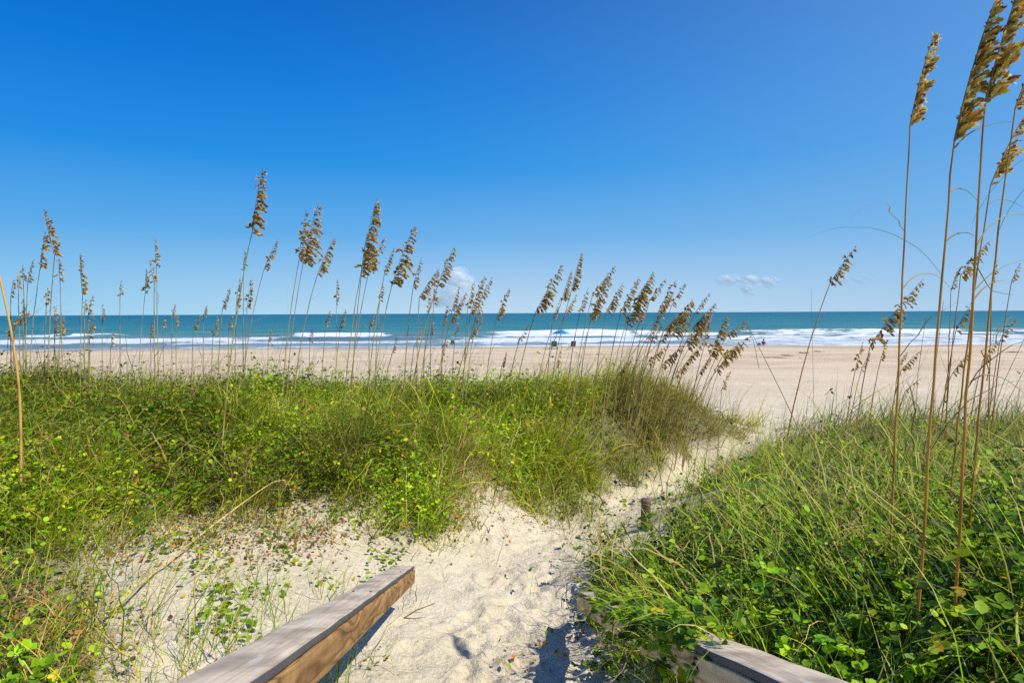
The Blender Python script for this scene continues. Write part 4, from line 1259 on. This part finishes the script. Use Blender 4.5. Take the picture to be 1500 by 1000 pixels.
# weathered post in the path's right edge
gp = ground_at(946, 775)
pt = at(946, 731, gp.y)
hh = pt.z - gp.z
root = empty('wooden_post', gp); tag(root, 'short weathered round post standing at the right edge of the path', 'post')
k_ = 14; prof = [(-.2, .037), (0, .037), (hh * .5, .036), (hh * .93, .035), (hh, .031)]
Vv, Qs = [], []
for z_, r_ in prof:
    for a_ in range(k_):
        rr = r_ * (1 + .09 * math.sin(a_ * 2.4) + .05 * math.sin(a_ * 5.1)); Vv.append((rr * math.cos(a_ / k_ * 6.283), rr * math.sin(a_ / k_ * 6.283), z_ + (.006 * math.sin(a_ * 1.7) if z_ > hh * .8 else 0)))
for r_ in range(len(prof) - 1):
    for a_ in range(k_):
        Qs.append((r_ * k_ + a_, r_ * k_ + (a_ + 1) % k_, (r_ + 1) * k_ + (a_ + 1) % k_, (r_ + 1) * k_ + a_))
Vv.append((0, 0, hh * .99)); n_ = len(Vv) - 1
T_ = [((len(prof) - 1) * k_ + a_, (len(prof) - 1) * k_ + (a_ + 1) % k_, n_) for a_ in range(k_)]
link('shaft', mesh_np('shaft', Vv, [np.array(Qs), np.array(T_)], None), M_POST, root)

# ------------------------------------------------------------------ on the beach
def beach_pt(u, v):
    Y = np.linspace(14, 90, 4000); r = ray(u, v)
    z_ = EYE + r.z * Y; h_ = base_height(r.x * Y, Y)
    k = np.where(z_ <= h_)[0]; k = k[0] if len(k) else -1
    return Vector((r.x * Y[k], Y[k], float(h_[k])))


M_BLUE = plain('parasol_blue', (.01, .20, .50), .6, .1, 3); M_TEAL = plain('parasol_teal', (.02, .34, .40), .6, .1, 3)
M_GREEN = plain('chair_green', (.02, .20, .11), .6, .15, 4); M_LIME = plain('chair_lime', (.10, .36, .10), .6, .15, 4)
M_NAVY = plain('chair_navy', (.035, .05, .11), .6, .3, 4); M_METAL = plain('chair_frame', (.45, .46, .47), .4, .1, 8, .7)
M_SKIN = plain('skin', (.48, .26, .17), .6, .1, 10); M_PINK = plain('pink_cloth', (.75, .42, .45), .8, .1, 10); M_RED = plain('dark_red_cloth', (.20, .03, .05), .8, .2, 10)
M_HAIR = plain('hair', (.05, .03, .02), .7, .3, 20); M_WHITE = plain('white_cloth', (.78, .78, .78), .8, .05, 10); M_WEED = plain('seaweed', (.16, .11, .06), .9, .4, 6)

p = beach_pt(822, 510.5)
root = empty('beach_umbrella', p); tag(root, 'blue beach parasol with teal side, open on the sand before the surf', 'parasol')
pole_h = 2.15
Vt, Qt = tube([(0, 0, -.3), (0, 0, pole_h)], .02, 8); link('pole', mesh_np('pole', Vt, [Qt], None), M_METAL, root)
for nm_, a0_, a1_, mt_ in (('canopy', 0, 6, M_BLUE), ('canopy_panel', 6, 8, M_TEAL)):
    Vv, Fq = [], []
    for q in range(a0_, a1_):
        for f in range(5):
            for s_ in range(2):
                ang = (q + s_) / 8 * 6.283 + .5; rr = 1.05 * f / 4; dz_ = .42 * (1 - (f / 4) ** 1.6)
                Vv.append((rr * math.cos(ang), rr * math.sin(ang), pole_h - .40 + dz_ - (.03 if f == 4 else 0)))
        o_ = (q - a0_) * 10
        for f in range(4):
            Fq.append((o_ + 2 * f, o_ + 2 * f + 1, o_ + 2 * f + 3, o_ + 2 * f + 2))
    link(nm_, mesh_np(nm_, Vv, [np.array(Fq)], None), mt_, root)


def beach_chair(u, v, back_mat, seat_mat, label, rz, w=.6):
    p = beach_pt(u, v); root = empty('beach_chair', p, (0, 0, rz)); tag(root, label, 'beach chair', 'beach chairs by the water')
    bm = bmesh.new(); box_bm(bm, w, .5, .04, Matrix.Translation((0, .1, .28)), .015); link('seat', bm_mesh('seat', bm), seat_mat, root)
    bm = bmesh.new(); box_bm(bm, w, .05, .62, Matrix.Translation((0, -.28, .60)) @ Matrix.Rotation(.35, 4, 'X'), .02); link('backrest', bm_mesh('backrest', bm), back_mat, root)
    for s_ in (-1, 1):
        Vt, Qt = tube([(s_ * w * .52, .36, 0), (s_ * w * .52, .30, .5), (s_ * w * .52, -.30, .52)], .018, 6); link('armrest', mesh_np('armrest', Vt, [Qt], None), M_METAL, root)
        Vt, Qt = tube([(s_ * w * .5, -.34, 0), (s_ * w * .5, .1, .3)], .018, 6); link('leg', mesh_np('leg', Vt, [Qt], None), M_METAL, root)
    return root


beach_chair(811.5, 510.5, M_GREEN, M_LIME, 'green beach chair seen from behind, under the blue parasol', 0, .62)
beach_chair(838.5, 510.5, M_NAVY, M_NAVY, 'navy beach chair standing right of the blue parasol', .3, .60)
beach_chair(662.5, 507, M_LIME, M_GREEN, 'small lime green beach chair by the water beside the person in pink', .2, .5)


def figure(u, v, pose, cloth, hair, label, rz=0, sc_=1.0):
    """A person on the sand: one skinned body, clothing and hair on it."""
    p = beach_pt(u, v); root = empty('person', p, (0, 0, rz)); root.scale = (sc_,) * 3; tag(root, label, 'person')
    if pose == 'sit':
        J = {'pel': (0, 0, .16, .13), 'chest': (0, -.06, .46, .14), 'neck': (0, -.05, .64, .055), 'head': (0, -.03, .78, .095), 'top': (0, -.03, .86, .07)}
        E = [('pel', 'chest'), ('chest', 'neck'), ('neck', 'head'), ('head', 'top')]
        for s_, n_ in ((-1, 'l'), (1, 'r')):
            J.update({'hip' + n_: (.11 * s_, .06, .15, .09), 'knee' + n_: (.14 * s_, .42, .40, .06), 'ank' + n_: (.13 * s_, .72, .06, .04), 'toe' + n_: (.13 * s_, .84, .03, .03),
                      'sh' + n_: (.19 * s_, -.05, .56, .06), 'el' + n_: (.25 * s_, -.02, .32, .045), 'ha' + n_: (.2 * s_, .26, .36, .032)})
            E += [('pel', 'hip' + n_), ('hip' + n_, 'knee' + n_), ('knee' + n_, 'ank' + n_), ('ank' + n_, 'toe' + n_), ('chest', 'sh' + n_), ('sh' + n_, 'el' + n_), ('el' + n_, 'ha' + n_)]
    else:
        J = {'pel': (0, 0, .82, .14), 'chest': (0, 0, 1.2, .15), 'neck': (0, 0, 1.42, .055), 'head': (0, .02, 1.56, .095), 'top': (0, .02, 1.66, .07)}
        E = [('pel', 'chest'), ('chest', 'neck'), ('neck', 'head'), ('head', 'top')]
        for s_, n_ in ((-1, 'l'), (1, 'r')):
            J.update({'hip' + n_: (.1 * s_, 0, .78, .09), 'knee' + n_: (.11 * s_, .02, .45, .06), 'ank' + n_: (.12 * s_, 0, .08, .04), 'toe' + n_: (.13 * s_, .14, .03, .03),
                      'sh' + n_: (.19 * s_, 0, 1.34, .06), 'el' + n_: (.25 * s_, .02, 1.06, .045), 'ha' + n_: (.24 * s_, .12, .82, .032)})
            E += [('pel', 'hip' + n_), ('hip' + n_, 'knee' + n_), ('knee' + n_, 'ank' + n_), ('ank' + n_, 'toe' + n_), ('chest', 'sh' + n_), ('sh' + n_, 'el' + n_), ('el' + n_, 'ha' + n_)]

    def skin(names, edges, grow, mat, nm):
        me = bpy.data.meshes.new(nm); ix = {n: i for i, n in enumerate(names)}
        me.from_pydata([J[n][:3] for n in names], [(ix[a], ix[b]) for a, b in edges], [])
        o = link(nm, me, mat, root)
        o.modifiers.new('skin', 'SKIN'); o.modifiers.new('sub', 'SUBSURF').levels = 1; o.modifiers['sub'].render_levels = 1
        if not me.skin_vertices:
            me.skin_vertices.new()
        for n, i in ix.items():
            r = J[n][3] + grow; me.skin_vertices[0].data[i].radius = (r, r)
        me.skin_vertices[0].data[0].use_root = True
        return o
    skin(list(J), E, 0, M_SKIN, 'body')
    cn = ['pel', 'chest', 'shl', 'shr', 'hipl', 'hipr']
    skin(cn, [e for e in E if e[0] in cn and e[1] in cn], .02, cloth, 'clothing')
    bm = bmesh.new(); bmesh.ops.create_icosphere(bm, subdivisions=2, radius=.115, matrix=Matrix.Translation((J['head'][0], J['head'][1] - .03, J['head'][2] + .05)))
    link('hair', bm_mesh('hair', bm), hair, root)


figure(655.5, 509, 'sit', M_PINK, M_WHITE, 'person in pale pink top and white hat sitting by the water', 1.2)
figure(1118.5, 506, 'sit', M_RED, M_HAIR, 'person in dark red sitting alone on the sand at the surf edge', -.5, .95)
# a pale towel bundle and a bag near the sitting person
p = beach_pt(634, 506.8)
bm = bmesh.new(); bmesh.ops.create_icosphere(bm, subdivisions=3, radius=1)
for v_ in bm.verts:
    v_.co *= 1 + .18 * math.sin(v_.co.x * 5 + v_.co.y * 3); v_.co.x *= .26; v_.co.y *= .16; v_.co.z = max(v_.co.z, -.3) * .14 + .04
o = link('beach_towel', bm_mesh('beach_towel', bm), M_WHITE); o.location = p; tag(o, 'white crumpled towel on the sand left of the person in pink', 'towel')
p = beach_pt(1112.2, 506)
root = empty('beach_bag', p); tag(root, 'dark bag on the sand left of the person in dark red', 'bag')
bm = bmesh.new(); box_bm(bm, .34, .22, .34, Matrix.Translation((0, 0, .17)), .06, 3); link('bag_body', bm_mesh('bag_body', bm), M_NAVY, root)
Vt, Qt = tube([(-.1, 0, .33), (-.06, 0, .47), (.06, 0, .47), (.1, 0, .33)], .015, 6); link('handle', mesh_np('handle', Vt, [Qt], None), M_NAVY, root)
# seaweed and driftwood lines on the sand
for u, v, wd, lab in [(1135, 524, 2.2, 'dark seaweed strand on the beach below the person in dark red'), (1177, 517, .9, 'short seaweed patch on the beach, left one behind the leaning oat'), (1197, 515, .7, 'small seaweed patch on the beach, right one behind the leaning oat'),
                      (1152, 521, .8, 'thin seaweed scrap on the beach between strand and patches'), (1485, 516, 2.0, 'dark seaweed patch on the beach at the right picture edge')]:
    p = beach_pt(u, v); rr = np.random.default_rng(int(u)); n = 90
    P = np.stack([rr.normal(0, wd * .28, n), rr.normal(0, .10, n), rr.uniform(0, .04, n)], 1)
    P[:, 1] -= P[:, 0] * .25 * (u < 1160)
    P[:, 2] += base_height(P[:, 0] + p.x, P[:, 1] + p.y) - p.z
    V_, F_, C_ = leaves(P, rr.uniform(.08, .2, n), rr.uniform(0, 6.28, n), rr.normal(.15, .2, n), rr.normal(0, .4, n), np.ones((n, 3)), .6)
    o = link('seaweed', mesh_np('seaweed', V_, F_, None), M_WEED); o.location = p; tag(o, lab, 'seaweed', 'seaweed on the beach')

# ------------------------------------------------------------------ clouds, far out over the sea
def cloud(label, Y, puffs, dens, seed):
    m = bpy.data.materials.new('cloud'); m.use_nodes = True; nt = m.node_tree
    nt.nodes.remove(nt.nodes['Principled BSDF'])
    df = N(nt, 'ShaderNodeBsdfDiffuse'); df.inputs['Color'].default_value = (1, 1, 1, 1)
    tr = N(nt, 'ShaderNodeBsdfTransparent')
    m2 = N(nt, 'ShaderNodeMixShader'); m2.inputs[0].default_value = dens; nt.links.new(tr.outputs[0], m2.inputs[1]); nt.links.new(df.outputs[0], m2.inputs[2])
    nt.links.new(m2.outputs[0], nt.nodes['Material Output'].inputs['Surface'])
    rr = random.Random(seed); bm = bmesh.new()
    c = at(puffs[0][0], puffs[0][1], Y)
    for u, v, r in puffs:
        for q in range(9):
            uu = u + rr.gauss(0, r * .38); vv = v + rr.gauss(0, r * .28); r_ = r * rr.uniform(.3, .8) / F * Y
            pc = at(uu, vv, Y + rr.uniform(-1, 1) * r / F * Y) - c
            bmesh.ops.create_icosphere(bm, subdivisions=3, radius=r_, matrix=Matrix.Translation(pc) @ Matrix.Diagonal((1.15, 1, .8, 1)))
    for f in bm.faces:
        f.smooth = True
    o = link('cloud', bm_mesh('cloud', bm), m); o.location = c
    tag(o, label, 'cloud', 'clouds over the horizon')


cloud('white cumulus cloud rising from the horizon between the tall middle oats', 9000, [(668, 398, 14), (664, 412, 18), (680, 418, 16), (655, 428, 22), (690, 430, 16), (672, 440, 20), (640, 440, 14)], .07, 1)
cloud('thin flat white cloud low above the sea, right of centre', 9000, [(1070, 412, 12), (1095, 413, 13), (1120, 413, 12), (1060, 408, 8), (1135, 411, 8), (1095, 424, 10)], .075, 2)
cloud('faint pale cloud low above the sea behind the lone leaning oat', 9000, [(1235, 410, 9), (1255, 412, 10), (1275, 411, 8)], .020, 3)
